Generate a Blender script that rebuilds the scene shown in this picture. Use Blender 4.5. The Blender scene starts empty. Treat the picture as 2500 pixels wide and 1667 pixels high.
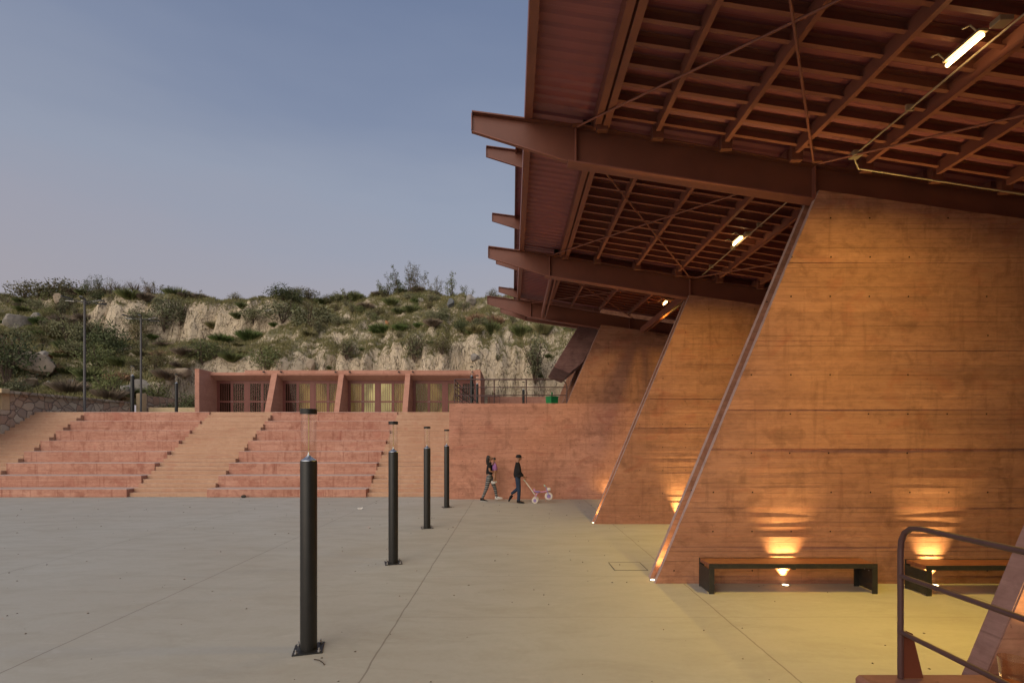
import bpy, bmesh, math, random
import numpy as np
from mathutils import Vector, noise, Matrix
random.seed(7)
C = bpy.context.scene.collection
R = math.radians
F = 1225.0; CX = 1250.0; CY = 1072.0; CH = 2.25      # pinhole used to turn photo measurements into places

# ------------------------------------------------------------------ camera, sky, sun
scn = bpy.context.scene
cam_d = bpy.data.cameras.new('camera'); cam = bpy.data.objects.new('camera', cam_d); C.objects.link(cam)
cam.location = (0, 0, CH); cam.rotation_euler = (R(90), 0, 0)
cam_d.sensor_width = 36; cam_d.lens = F/2500*36
cam_d.shift_y = (CY-833.5)/2500
cam_d.clip_start = 0.05; cam_d.clip_end = 2000
scn.camera = cam
scn.view_settings.view_transform = 'Standard'; scn.view_settings.look = 'None'
scn.view_settings.exposure = 0.0; scn.view_settings.gamma = 1
scn.render.engine = 'CYCLES'
scn.cycles.max_bounces = 6; scn.cycles.diffuse_bounces = 4; scn.cycles.transparent_max_bounces = 16
scn.cycles.sample_clamp_indirect = 4.0
scn.cycles.use_denoising = True
SUN_EL, SUN_AZ = R(9), R(215)                           # after-glow behind and left of the camera
world = bpy.data.worlds.new('World'); scn.world = world; world.use_nodes = True
nt = world.node_tree; nt.nodes.clear()
def N(nt, t, **k):
    n = nt.nodes.new(t)
    for a, v in k.items(): setattr(n, a, v)
    return n
wo = N(nt, 'ShaderNodeOutputWorld')
sky = N(nt, 'ShaderNodeTexSky'); sky.sky_type = 'NISHITA'; sky.sun_disc = False
sky.sun_elevation = R(3); sky.sun_rotation = SUN_AZ; sky.air_density = 1.2; sky.dust_density = 2.5; sky.ozone_density = 2
bg1 = N(nt, 'ShaderNodeBackground'); bg1.inputs[1].default_value = 0.06
nt.links.new(sky.outputs[0], bg1.inputs[0])
tc = N(nt, 'ShaderNodeTexCoord'); sp = N(nt, 'ShaderNodeSeparateXYZ')
nt.links.new(tc.outputs['Generated'], sp.inputs[0])
# thin streaks of high cloud
mpw = N(nt, 'ShaderNodeMapping'); mpw.inputs['Scale'].default_value = (1.2, 1.2, 5)
nt.links.new(tc.outputs['Generated'], mpw.inputs[0])
cn = N(nt, 'ShaderNodeTexNoise'); cn.inputs['Scale'].default_value = 1.6; cn.inputs['Detail'].default_value = 4
nt.links.new(mpw.outputs[0], cn.inputs[0])
def M(op, a, b=None, c=None, nt=nt, clamp=False):
    n = N(nt, 'ShaderNodeMath', operation=op); n.use_clamp = clamp
    for i, v in enumerate((a, b, c)):
        if v is None: continue
        if isinstance(v, (int, float)): n.inputs[i].default_value = v
        else: nt.links.new(v, n.inputs[i])
    return n.outputs[0]
cr = N(nt, 'ShaderNodeValToRGB'); e = cr.color_ramp.elements
zz = M('ADD', sp.outputs['Z'], M('MULTIPLY', M('SUBTRACT', cn.outputs[0], 0.5), 0.22))
nt.links.new(zz, cr.inputs[0])
SKYC = [(0.0, (.27, .24, .27)), (.22, (.268, .245, .280)), (.32, (.250, .245, .295)), (.42, (.222, .240, .305)), (.55, (.160, .186, .268)), (.68, (.118, .146, .232)), (1.0, (.09, .115, .21))]
while len(e) < len(SKYC): e.new(0.5)
for el, (p, c) in zip(e, SKYC): el.position = p; el.color = (*c, 1)
bg2 = N(nt, 'ShaderNodeBackground'); bg2.inputs[1].default_value = 1.24
nt.links.new(cr.outputs[0], bg2.inputs[0])
# the bright western part of the dusk sky, behind the camera
dt = N(nt, 'ShaderNodeVectorMath', operation='DOT_PRODUCT')
nt.links.new(tc.outputs['Generated'], dt.inputs[0]); dt.inputs[1].default_value = Vector((-.45, -.8, .38)).normalized()
gl = M('POWER', M('MAXIMUM', dt.outputs['Value'], 0.0), 2.2)
bg3 = N(nt, 'ShaderNodeBackground'); bg3.inputs[0].default_value = (1.0, .91, .76, 1)
nt.links.new(M('MULTIPLY', gl, 1.92), bg3.inputs[1])
ad1 = N(nt, 'ShaderNodeAddShader'); ad2 = N(nt, 'ShaderNodeAddShader')
nt.links.new(bg1.outputs[0], ad1.inputs[0]); nt.links.new(bg2.outputs[0], ad1.inputs[1])
nt.links.new(ad1.outputs[0], ad2.inputs[0]); nt.links.new(bg3.outputs[0], ad2.inputs[1])
nt.links.new(ad2.outputs[0], wo.inputs[0])
sd = bpy.data.lights.new('sun', 'SUN'); sd.energy = 0.35; sd.angle = R(25); sd.color = (1.0, .88, .72)
so = bpy.data.objects.new('sun', sd); C.objects.link(so)
sdir = Vector((-.5, -.85, .32)).normalized()
so.rotation_euler = sdir.to_track_quat('Z', 'Y').to_euler(); so.location = (-20, -30, 20)

# ------------------------------------------------------------------ mesh helpers
class MB:
    def __init__(s): s.v = []; s.f = []
    def add(s, vs, fs):
        o = len(s.v); s.v += [tuple(p) for p in vs]; s.f += [tuple(i+o for i in f) for f in fs]; return s
    def box(s, x0, x1, y0, y1, z0, z1):
        return s.add([(x0,y0,z0),(x1,y0,z0),(x1,y1,z0),(x0,y1,z0),(x0,y0,z1),(x1,y0,z1),(x1,y1,z1),(x0,y1,z1)],
                     [(0,3,2,1),(4,5,6,7),(0,1,5,4),(1,2,6,5),(2,3,7,6),(3,0,4,7)])
    def prism_y(s, poly, y0, y1):
        n = len(poly)
        return s.add([(x,y0,z) for x,z in poly]+[(x,y1,z) for x,z in poly],
            [tuple(range(n)), tuple(range(2*n-1,n-1,-1))]+[(i,(i+1)%n,(i+1)%n+n,i+n) for i in range(n)])
    def prism_x(s, poly, x0, x1):
        n = len(poly)
        return s.add([(x0,y,z) for y,z in poly]+[(x1,y,z) for y,z in poly],
            [tuple(range(n)), tuple(range(2*n-1,n-1,-1))]+[(i,(i+1)%n,(i+1)%n+n,i+n) for i in range(n)])
    def beam(s, p, q, w, h, up=(0,0,1)):
        p = Vector(p); q = Vector(q); d = (q-p).normalized(); u = Vector(up)
        sx = d.cross(u).normalized()*w/2; u = sx.cross(d).normalized()*h/2
        return s.add([p-sx-u,p+sx-u,p+sx+u,p-sx+u,q-sx-u,q+sx-u,q+sx+u,q-sx+u],
                     [(0,1,2,3),(7,6,5,4),(0,4,5,1),(1,5,6,2),(2,6,7,3),(3,7,4,0)])
    def path(s, pts, r, seg=8, cap=True, closed=False):
        P = [Vector(p) for p in pts]; n = len(P); rr = r if isinstance(r, (list, tuple)) else [r]*n
        o = len(s.v); prev = None
        for i in range(n):
            if i == 0: d = P[1]-P[0]
            elif i == n-1: d = P[-1]-P[-2]
            else: d = (P[i+1]-P[i]).normalized()+(P[i]-P[i-1]).normalized()
            d.normalize()
            if prev is None:
                a = Vector((0,0,1)) if abs(d.z) < .9 else Vector((1,0,0))
                u = d.cross(a).normalized()
            else:
                u = (prev-d*prev.dot(d)).normalized()
            prev = u; w = d.cross(u)
            for k in range(seg):
                t = 2*math.pi*k/seg; s.v.append(tuple(P[i]+(u*math.cos(t)+w*math.sin(t))*rr[i]))
        for i in range(n-1):
            for k in range(seg):
                s.f.append((o+i*seg+k, o+i*seg+(k+1)%seg, o+(i+1)*seg+(k+1)%seg, o+(i+1)*seg+k))
        if cap:
            s.f.append(tuple(o+k for k in range(seg-1,-1,-1))); s.f.append(tuple(o+(n-1)*seg+k for k in range(seg)))
        return s
    def lathe(s, c, prof, seg=24, axis='z'):
        o = len(s.v); cx, cy, cz = c
        for r, h in prof:
            for k in range(seg):
                t = 2*math.pi*k/seg; a, b = r*math.cos(t), r*math.sin(t)
                s.v.append((cx+a,cy+b,cz+h) if axis == 'z' else (cx+a,cy+h,cz+b) if axis == 'y' else (cx+h,cy+a,cz+b))
        for i in range(len(prof)-1):
            for k in range(seg):
                s.f.append((o+i*seg+k, o+i*seg+(k+1)%seg, o+(i+1)*seg+(k+1)%seg, o+(i+1)*seg+k))
        if prof[0][0] > 1e-5: s.f.append(tuple(o+k for k in range(seg-1,-1,-1)))
        if prof[-1][0] > 1e-5: s.f.append(tuple(o+(len(prof)-1)*seg+k for k in range(seg)))
        return s
    def ell(s, c, rx, ry, rz, seg=12, rings=8):
        o = len(s.v)
        for i in range(rings+1):
            a = math.pi*i/rings
            for k in range(seg):
                t = 2*math.pi*k/seg
                s.v.append((c[0]+rx*math.sin(a)*math.cos(t), c[1]+ry*math.sin(a)*math.sin(t), c[2]+rz*math.cos(a)))
        for i in range(rings):
            for k in range(seg): s.f.append((o+i*seg+k, o+(i+1)*seg+k, o+(i+1)*seg+(k+1)%seg, o+i*seg+(k+1)%seg))
        return s
    def build(s, name, m, parent=None, smooth=None, bevel=0, fix=True):
        me = bpy.data.meshes.new(name)
        off = Vector((0,0,0))
        if parent is not None:
            q = parent
            while q is not None: off += Vector(q.location); q = q.parent
        me.from_pydata([(x-off.x, y-off.y, z-off.z) for x, y, z in s.v], [], s.f); me.update()
        if fix:
            bm = bmesh.new(); bm.from_mesh(me)
            bmesh.ops.remove_doubles(bm, verts=bm.verts, dist=1e-5) if smooth is not None else None
            bmesh.ops.recalc_face_normals(bm, faces=bm.faces)
            if bevel:
                bmesh.ops.bevel(bm, geom=[e for e in bm.edges if len(e.link_faces) == 2 and e.calc_face_angle(0) > .6], offset=bevel, segments=1, affect='EDGES', clamp_overlap=True)
            bm.to_mesh(me); bm.free()
        me.materials.append(m)
        if smooth is not None:
            me.polygons.foreach_set('use_smooth', [True]*len(me.polygons))
            me.set_sharp_from_angle(angle=R(smooth))
        o = bpy.data.objects.new(name, me); C.objects.link(o)
        if parent is not None: o.parent = parent
        return o
def tag(o, label=None, cat=None, group=None, kind=None):
    if label: o['label'] = label
    if cat: o['category'] = cat
    if group: o['group'] = group
    if kind: o['kind'] = kind
    elif cat: o['kind'] = 'thing'
    return o
def thing(name, label, cat, loc=(0,0,0), group=None):
    o = bpy.data.objects.new(name, None); C.objects.link(o); o.location = loc; o.empty_display_size = .2
    return tag(o, label, cat, group)
KIDS = {}
def copy_tree(o, parent=None):
    c = o.copy(); C.objects.link(c); c.parent = parent
    for ch in [x for x in C.objects if x.parent == o]: copy_tree(ch, c)
    return c
def wpt(px, py, Y):                                       # photo pixel + distance -> a place in the world
    s = F/Y; return ((px-CX)/s, Y, CH-(py-CY)/s)

# ------------------------------------------------------------------ materials
def newmat(name):
    m = bpy.data.materials.new(name); m.use_nodes = True; nt = m.node_tree
    return m, nt, nt.nodes['Principled BSDF']
def mixc(nt, fac, a, b, mode='MIX'):
    n = N(nt, 'ShaderNodeMix', data_type='RGBA', blend_type=mode); n.clamp_factor = True
    if isinstance(fac, (int, float)): n.inputs[0].default_value = fac
    else: nt.links.new(fac, n.inputs[0])
    for i, v in ((6, a), (7, b)):
        if isinstance(v, tuple): n.inputs[i].default_value = (*v, 1)
        else: nt.links.new(v, n.inputs[i])
    return n.outputs[2]
def noise_t(nt, vec, scale, detail=4, rough=.6, dist=0):
    n = N(nt, 'ShaderNodeTexNoise'); n.inputs['Scale'].default_value = scale; n.inputs['Detail'].default_value = detail
    n.inputs['Roughness'].default_value = rough; n.inputs['Distortion'].default_value = dist
    nt.links.new(vec, n.inputs['Vector']); return n.outputs[0]
def vmul(nt, vec, s):
    n = N(nt, 'ShaderNodeVectorMath', operation='MULTIPLY'); nt.links.new(vec, n.inputs[0]); n.inputs[1].default_value = s; return n.outputs[0]
def maprange(nt, v, a, b, c=0, d=1):
    n = N(nt, 'ShaderNodeMapRange'); nt.links.new(v, n.inputs[0])
    for i, x in enumerate((a, b, c, d)): n.inputs[i+1].default_value = x
    return n.outputs[0]
def comb(nt, x, y, z):
    n = N(nt, 'ShaderNodeCombineXYZ')
    for i, v in enumerate((x, y, z)):
        if isinstance(v, (int, float)): n.inputs[i].default_value = v
        else: nt.links.new(v, n.inputs[i])
    return n.outputs[0]
BOARD = .1525
def concrete(name, base, light, dark, board=True, holes=True, stain=.55, streak=.3, top=None, bumpd=.012, red=None):
    m, nt, b = newmat(name)
    g = N(nt, 'ShaderNodeNewGeometry'); pos = g.outputs['Position']
    sp = N(nt, 'ShaderNodeSeparateXYZ'); nt.links.new(pos, sp.inputs[0]); x, y, z = sp.outputs
    nn = N(nt, 'ShaderNodeSeparateXYZ'); nt.links.new(g.outputs['Normal'], nn.inputs[0])
    side = M('LESS_THAN', M('ABSOLUTE', nn.outputs[2], nt=nt), .6, nt=nt)
    u = M('ADD', x, M('MULTIPLY', y, .73, nt=nt), nt=nt)
    big = noise_t(nt, pos, .55, 5, .62, .8)
    mid = noise_t(nt, pos, 2.3, 6, .65, .4)
    fine = noise_t(nt, pos, 28, 4, .7)
    mot = noise_t(nt, vmul(nt, pos, (1, 1, 2.2)), 5.2, 6, .72, .6)
    strk = noise_t(nt, vmul(nt, pos, (5.5, 5.5, .45)), 1.3, 5, .6)
    hband = noise_t(nt, vmul(nt, pos, (.35, .35, 7)), 1.0, 4, .6, .3)
    col = mixc(nt, maprange(nt, big, .35, .65), base, light)
    col = mixc(nt, M('MULTIPLY', maprange(nt, mid, .52, .72), stain, nt=nt), col, dark)
    col = mixc(nt, M('MULTIPLY', M('MULTIPLY', maprange(nt, strk, .55, .72), streak, nt=nt), side, nt=nt), col, dark)
    col = mixc(nt, M('MULTIPLY', maprange(nt, mot, .50, .68), stain*.5, nt=nt), col, dark)
    col = mixc(nt, M('MULTIPLY', maprange(nt, mot, .46, .34), .35, nt=nt), col, tuple(min(1, c*1.28) for c in light))
    hgt = M('MULTIPLY', fine, .12, nt=nt)
    if red:
        rn = noise_t(nt, vmul(nt, pos, (1, 1, 1.6)), 1.1, 3, .5, 1.2)
        col = mixc(nt, M('MULTIPLY', maprange(nt, rn, .58, .68), .38, nt=nt), col, red)
    if board:
        zi = M('DIVIDE', M('ADD', z, .031, nt=nt), BOARD, nt=nt); bid = M('FLOOR', zi, nt=nt); fr = M('FRACT', zi, nt=nt)
        wn = N(nt, 'ShaderNodeTexWhiteNoise', noise_dimensions='1D'); nt.links.new(bid, wn.inputs['W'])
        seg = M('FLOOR', M('ADD', M('DIVIDE', u, 2.44, nt=nt), M('MULTIPLY', wn.outputs[0], 5, nt=nt), nt=nt), nt=nt)
        wn2 = N(nt, 'ShaderNodeTexWhiteNoise', noise_dimensions='2D'); nt.links.new(comb(nt, bid, seg, 0), wn2.inputs['Vector'])
        tone = M('MULTIPLY', wn2.outputs[0], side, nt=nt)
        col = mixc(nt, M('MULTIPLY', tone, .32, nt=nt), col, dark)
        grain = noise_t(nt, vmul(nt, pos, (2.2, 2.2, 46)), 1.0, 3, .6)
        col = mixc(nt, M('MULTIPLY', M('MULTIPLY', maprange(nt, grain, .42, .68), .28, nt=nt), side, nt=nt), col, dark)
        line = M('LESS_THAN', M('ABSOLUTE', M('SUBTRACT', fr, M('ADD', .5, M('MULTIPLY', M('SUBTRACT', mid, .5, nt=nt), .12, nt=nt), nt=nt), nt=nt), nt=nt), .035, nt=nt)
        lw = M('MULTIPLY', M('MULTIPLY', line, maprange(nt, hband, .42, .62), nt=nt), side, nt=nt)
        col = mixc(nt, M('MULTIPLY', lw, .36, nt=nt), col, tuple(c*.45 for c in dark))
        hgt = M('ADD', hgt, M('MULTIPLY', tone, .35, nt=nt), nt=nt)
        hgt = M('SUBTRACT', hgt, M('MULTIPLY', lw, .7, nt=nt), nt=nt)
    if holes:
        a1 = M('SUBTRACT', M('FRACT', M('DIVIDE', u, .61, nt=nt), nt=nt), .5, nt=nt)
        a2 = M('SUBTRACT', M('FRACT', M('DIVIDE', M('ADD', z, .1, nt=nt), .61, nt=nt), nt=nt), .5, nt=nt)
        d = M('SQRT', M('ADD', M('POWER', a1, 2, nt=nt), M('POWER', a2, 2, nt=nt), nt=nt), nt=nt)
        hid = N(nt, 'ShaderNodeTexWhiteNoise', noise_dimensions='2D')
        nt.links.new(comb(nt, M('FLOOR', M('DIVIDE', u, .61, nt=nt), nt=nt), M('FLOOR', M('DIVIDE', M('ADD', z, .1, nt=nt), .61, nt=nt), nt=nt), 0), hid.inputs['Vector'])
        hl = M('MULTIPLY', M('LESS_THAN', d, .020, nt=nt), M('MULTIPLY', side, M('GREATER_THAN', hid.outputs[0], .42, nt=nt), nt=nt), nt=nt)
        col = mixc(nt, hl, col, tuple(c*.12 for c in dark)); hgt = M('SUBTRACT', hgt, hl, nt=nt)
    pit = M('LESS_THAN', noise_t(nt, pos, 16, 3, .6), .262, nt=nt)
    col = mixc(nt, M('MULTIPLY', pit, .4, nt=nt), col, tuple(c*.3 for c in dark))
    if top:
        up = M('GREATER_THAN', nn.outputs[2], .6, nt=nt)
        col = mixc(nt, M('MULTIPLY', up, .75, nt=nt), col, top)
    nt.links.new(col, b.inputs['Base Color'])
    b.inputs['Roughness'].default_value = .88; b.inputs['Specular IOR Level'].default_value = .25
    bu = N(nt, 'ShaderNodeBump'); bu.inputs['Distance'].default_value = bumpd; bu.inputs['Strength'].default_value = .8
    nt.links.new(hgt, bu.inputs['Height']); nt.links.new(bu.outputs[0], b.inputs['Normal'])
    return m
def simple(name, col, rough=.6, metal=0, col2=None, scale=4, amt=.5, spec=.5, bump=0, bscale=40):
    m, nt, b = newmat(name); b.inputs['Roughness'].default_value = rough; b.inputs['Metallic'].default_value = metal
    b.inputs['Specular IOR Level'].default_value = spec
    tcn = N(nt, 'ShaderNodeTexCoord')
    c2 = col2 or tuple(c*.65 for c in col)
    n1 = noise_t(nt, tcn.outputs['Object'], scale, 5, .6, .5)
    nt.links.new(mixc(nt, M('MULTIPLY', maprange(nt, n1, .4, .7), amt, nt=nt), col, c2), b.inputs['Base Color'])
    if bump:
        bu = N(nt, 'ShaderNodeBump'); bu.inputs['Distance'].default_value = bump
        nt.links.new(noise_t(nt, tcn.outputs['Object'], bscale, 3, .6), bu.inputs['Height']); nt.links.new(bu.outputs[0], b.inputs['Normal'])
    return m
def emit(name, col, st):
    m, nt, b = newmat(name); b.inputs['Base Color'].default_value = (*col, 1)
    b.inputs['Emission Color'].default_value = (*col, 1); b.inputs['Emission Strength'].default_value = st; return m
def leafmat(name, cols, trans=.25):
    m, nt, b = newmat(name)
    g = N(nt, 'ShaderNodeNewGeometry'); oi = N(nt, 'ShaderNodeObjectInfo')
    r = N(nt, 'ShaderNodeValToRGB'); e = r.color_ramp.elements
    while len(e) < len(cols): e.new(.5)
    for i, c in enumerate(cols): e[i].position = i/(len(cols)-1); e[i].color = (*c, 1)
    nt.links.new(M('FRACT', M('ADD', M('MULTIPLY', g.outputs['Random Per Island'], .8, nt=nt), M('MULTIPLY', oi.outputs['Random'], .2, nt=nt), nt=nt), nt=nt), r.inputs[0])
    br = mixc(nt, oi.outputs['Random'], (.8, .8, .8), (1.15, 1.1, 1.0))
    nt.links.new(mixc(nt, .24, mixc(nt, 1.0, r.outputs[0], br, 'MULTIPLY'), (.19, .165, .105)), b.inputs['Base Color'])
    b.inputs['Roughness'].default_value = .75; b.inputs['Specular IOR Level'].default_value = .2
    return m
MT = {}
MT['fin'] = concrete('ochre board marked concrete', (.35,.165,.105), (.40,.20,.130), (.18,.085,.054), red=(.33,.11,.068), stain=.85, streak=.55)
MT['rwall'] = concrete('red board marked concrete', (.48,.225,.150), (.54,.27,.19), (.26,.118,.082), stain=.85, streak=.55, red=(.34,.105,.075))
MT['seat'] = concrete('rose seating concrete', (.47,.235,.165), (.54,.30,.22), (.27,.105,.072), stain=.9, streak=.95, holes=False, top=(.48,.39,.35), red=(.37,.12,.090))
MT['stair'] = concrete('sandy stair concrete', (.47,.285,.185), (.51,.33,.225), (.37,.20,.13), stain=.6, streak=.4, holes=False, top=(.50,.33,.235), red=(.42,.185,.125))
MT['annex'] = concrete('pink annex concrete', (.47,.235,.17), (.51,.27,.20), (.34,.15,.105), stain=.6, streak=.3, holes=False)
MT['block'] = concrete('brown step concrete', (.23,.105,.075), (.27,.125,.09), (.13,.06,.045), board=False, holes=False)
MT['edge'] = concrete('weathered roof shaded concrete', (.25,.135,.115), (.31,.18,.155), (.15,.075,.06), board=True, holes=False, stain=.7)  # weathered tone, darkened further to paint in the shade under the roof
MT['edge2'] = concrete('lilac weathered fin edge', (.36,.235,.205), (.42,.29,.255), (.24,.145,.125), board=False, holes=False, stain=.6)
MT['hood'] = concrete('shade toned purple concrete', (.20,.10,.09), (.30,.17,.15), (.11,.055,.05), board=True, holes=False, stain=.8)  # purple-brown that holds the shade of the tilted slab's near face
MT['steel'] = simple('red oxide painted steel', (.165,.058,.038), .5, 0, (.105,.038,.026), 1.3, .6, .4)
MT['steel_l'] = simple('red oxide light steel', (.235,.086,.060), .5, 0, (.16,.058,.042), 2, .5, .4)
MT['deck'] = simple('red ribbed roof sheet', (.28,.085,.095), .42, 0, (.22,.070,.075), .8, .7, .5)
MT['door'] = simple('oxblood painted steel door', (.17,.050,.038), .5, 0, (.12,.036,.028), 5, .5, .4)
MT['black'] = simple('satin black paint', (.014,.0135,.013), .42, 0, (.022,.020,.018), 9, .6, .35)
MT['blacksteel'] = simple('black bench steel', (.020,.019,.017), .45, 0, (.045,.040,.033), 14, .6, .4)
MT['alu'] = simple('brushed aluminium', (.62,.64,.68), .28, 1.0, (.5,.5,.54), 20, .4)
MT['brass'] = simple('brass rod', (.55,.42,.17), .35, .6, (.42,.3,.12), 20, .4)
MT['conduit'] = simple('grey conduit', (.42,.34,.24), .4, .4, (.34,.27,.2), 6, .4)
MT['wood'] = simple('reddish slats', (.20,.072,.036), .5, 0, (.13,.045,.026), 7, .7, .4)
MT['rail'] = simple('dark red railing paint', (.075,.034,.032), .38, .1, (.05,.024,.022), 8, .6, .5)
MT['gusset'] = simple('dark red gusset plate', (.13,.035,.018), .45, 0, (.08,.022,.013), 5, .5, .4)
MT['green'] = simple('green bin paint', (.012,.20,.055), .4, 0, (.01,.14,.04), 6, .5, .5)
MT['greypole'] = simple('grey lamp pole', (.085,.080,.082), .5, .2, (.06,.056,.06), 4, .5)
MT['cream'] = simple('cream stone blocks', (.52,.39,.24), .85, 0, (.40,.29,.17), 6, .6, .3, .01, 12)
MT['galv'] = simple('galvanised bolt', (.4,.39,.38), .4, .8, (.3,.29,.28), 20, .4)
def glassmat(name, tint, fac):
    m, nt, b = newmat(name); nt.nodes.remove(b); out = nt.nodes['Material Output']
    tr = N(nt, 'ShaderNodeBsdfTransparent'); tr.inputs[0].default_value = (*tint, 1)
    gs = N(nt, 'ShaderNodeBsdfGlossy'); gs.inputs['Roughness'].default_value = .04; gs.inputs[0].default_value = (1, 1, 1, 1)
    lw = N(nt, 'ShaderNodeLayerWeight')
    mx = N(nt, 'ShaderNodeMixShader'); nt.links.new(M('MULTIPLY', M('ADD', M('MULTIPLY', M('POWER', lw.outputs['Facing'], 3.5, nt=nt), .55, nt=nt), .04, nt=nt), fac, nt=nt), mx.inputs[0])
    nt.links.new(tr.outputs[0], mx.inputs[1]); nt.links.new(gs.outputs[0], mx.inputs[2]); nt.links.new(mx.outputs[0], out.inputs[0]); return m
MT['tube_glass'] = glassmat('clear acrylic tube', (.93,.92,.90), .8)
MT['pane'] = glassmat('door glass', (.80,.78,.72), .22)
MT['cup'] = glassmat('clear glass cup', (.95,.86,.74), 1.5)

# plaza paving: trowelled concrete with saw-cut joints
def plaza_mat():
    m, nt, b = newmat('grey beige plaza concrete')
    g = N(nt, 'ShaderNodeNewGeometry'); pos = g.outputs['Position']
    sp = N(nt, 'ShaderNodeSeparateXYZ'); nt.links.new(pos, sp.inputs[0]); x, y, z = sp.outputs
    n1 = noise_t(nt, pos, .22, 5, .6, .8); n2 = noise_t(nt, vmul(nt, pos, (1, 2.6, 1)), .9, 6, .65, .6); n3 = noise_t(nt, pos, 14, 5, .7)
    n4 = noise_t(nt, vmul(nt, pos, (1, 3.5, 1)), 2.6, 4, .6, 1.0)
    col = mixc(nt, maprange(nt, n1, .35, .65), (.385,.355,.300), (.415,.40,.355))
    col = mixc(nt, M('MULTIPLY', maprange(nt, n2, .46, .70), .55, nt=nt), col, (.325,.295,.245))
    col = mixc(nt, M('MULTIPLY', maprange(nt, n4, .58, .70), .30, nt=nt), col, (.48,.45,.41))
    col = mixc(nt, M('MULTIPLY', maprange(nt, n3, .45, .75), .16, nt=nt), col, (.26,.20,.16))
    spots = M('LESS_THAN', noise_t(nt, pos, 7.5, 2, .5), .20, nt=nt)
    col = mixc(nt, M('MULTIPLY', spots, .5, nt=nt), col, (.16,.12,.10))
    w = M('MULTIPLY', M('SUBTRACT', noise_t(nt, pos, 1.7, 3, .6), .5, nt=nt), .05, nt=nt)
    def jx(x0, wd=.009): return M('LESS_THAN', M('ABSOLUTE', M('ADD', M('SUBTRACT', x, x0, nt=nt), w, nt=nt), nt=nt), wd, nt=nt)
    def jy(y0, wd=.012): return M('LESS_THAN', M('ABSOLUTE', M('ADD', M('SUBTRACT', y, y0, nt=nt), w, nt=nt), nt=nt), wd, nt=nt)
    lines = None
    for v in (-12.2, -8.55, -4.93, -1.42, 2.68, 6.6, 10.5):
        lines = jx(v) if lines is None else M('MAXIMUM', lines, jx(v), nt=nt)
    left = M('LESS_THAN', x, -1.42, nt=nt); right = M('SUBTRACT', 1, left, nt=nt)
    for v in (10.2, 14.8): lines = M('MAXIMUM', lines, M('MULTIPLY', M('MULTIPLY', jy(v), .35, nt=nt), left, nt=nt), nt=nt)
    for v in (6.36, 8.25, 12.3, 15.6): lines = M('MAXIMUM', lines, M('MULTIPLY', M('MULTIPLY', jy(v, .007), .6, nt=nt), right, nt=nt), nt=nt)
    col = mixc(nt, M('MULTIPLY', lines, .55, nt=nt), col, (.13,.10,.08))
    nt.links.new(col, b.inputs['Base Color'])
    nt.links.new(maprange(nt, n2, .3, .7, .5, .75), b.inputs['Roughness']); b.inputs['Specular IOR Level'].default_value = .35
    bu = N(nt, 'ShaderNodeBump'); bu.inputs['Distance'].default_value = .006; bu.inputs['Strength'].default_value = .5
    nt.links.new(M('SUBTRACT', M('ADD', M('MULTIPLY', n3, .3, nt=nt), n2, nt=nt), lines, nt=nt), bu.inputs['Height']); nt.links.new(bu.outputs[0], b.inputs['Normal'])
    return m
MT['plaza'] = plaza_mat()
def stone_mat():
    m, nt, b = newmat('mortared rubble stone'); g = N(nt, 'ShaderNodeNewGeometry'); pos = g.outputs['Position']
    wv = N(nt, 'ShaderNodeVectorMath', operation='ADD'); nt.links.new(pos, wv.inputs[0])
    nz = N(nt, 'ShaderNodeTexNoise'); nz.inputs['Scale'].default_value = 2; nt.links.new(pos, nz.inputs['Vector'])
    nt.links.new(vmul(nt, nz.outputs['Color'], (.35,.35,.35)), wv.inputs[1])
    vo = N(nt, 'ShaderNodeTexVoronoi'); vo.inputs['Scale'].default_value = 2.3; nt.links.new(wv.outputs[0], vo.inputs['Vector'])
    ve = N(nt, 'ShaderNodeTexVoronoi', feature='DISTANCE_TO_EDGE'); ve.inputs['Scale'].default_value = 2.3; nt.links.new(wv.outputs[0], ve.inputs['Vector'])
    r = N(nt, 'ShaderNodeValToRGB'); e = r.color_ramp.elements
    cs = [(.36,.28,.22),(.48,.37,.28),(.42,.26,.18),(.60,.50,.38),(.40,.33,.26)]
    while len(e) < 5: e.new(.5)
    for i, c in enumerate(cs): e[i].position = i/4; e[i].color = (*c, 1)
    sc = N(nt, 'ShaderNodeSeparateColor'); nt.links.new(vo.outputs['Color'], sc.inputs[0]); nt.links.new(sc.outputs[0], r.inputs[0])
    fine = noise_t(nt, pos, 9, 5, .7)
    col = mixc(nt, M('MULTIPLY', fine, .45, nt=nt), r.outputs[0], (.17,.13,.11))
    mort = M('LESS_THAN', ve.outputs['Distance'], .022, nt=nt)
    col = mixc(nt, mort, col, (.17,.13,.105)); nt.links.new(col, b.inputs['Base Color']); b.inputs['Roughness'].default_value = .9
    bu = N(nt, 'ShaderNodeBump'); bu.inputs['Distance'].default_value = .04
    nt.links.new(maprange(nt, ve.outputs['Distance'], 0, .09), bu.inputs['Height']); nt.links.new(bu.outputs[0], b.inputs['Normal']); return m
MT['stone'] = stone_mat()
def rockmat(name, c, c2):
    return simple(name, c, .9, 0, c2, 1.6, .8, .25, .05, 5)
MT['rock_grey'] = rockmat('grey boulder', (.27,.245,.22), (.15,.135,.12))
MT['rock_white'] = rockmat('white rock', (.58,.53,.46), (.40,.35,.29))
MT['rock_dark'] = rockmat('slate rock', (.13,.135,.14), (.09,.09,.09))
MT['rock_orange'] = rockmat('orange rock', (.46,.22,.10), (.30,.14,.07))
MT['rock_tan'] = rockmat('tan rock', (.33,.26,.19), (.20,.155,.115))
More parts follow.
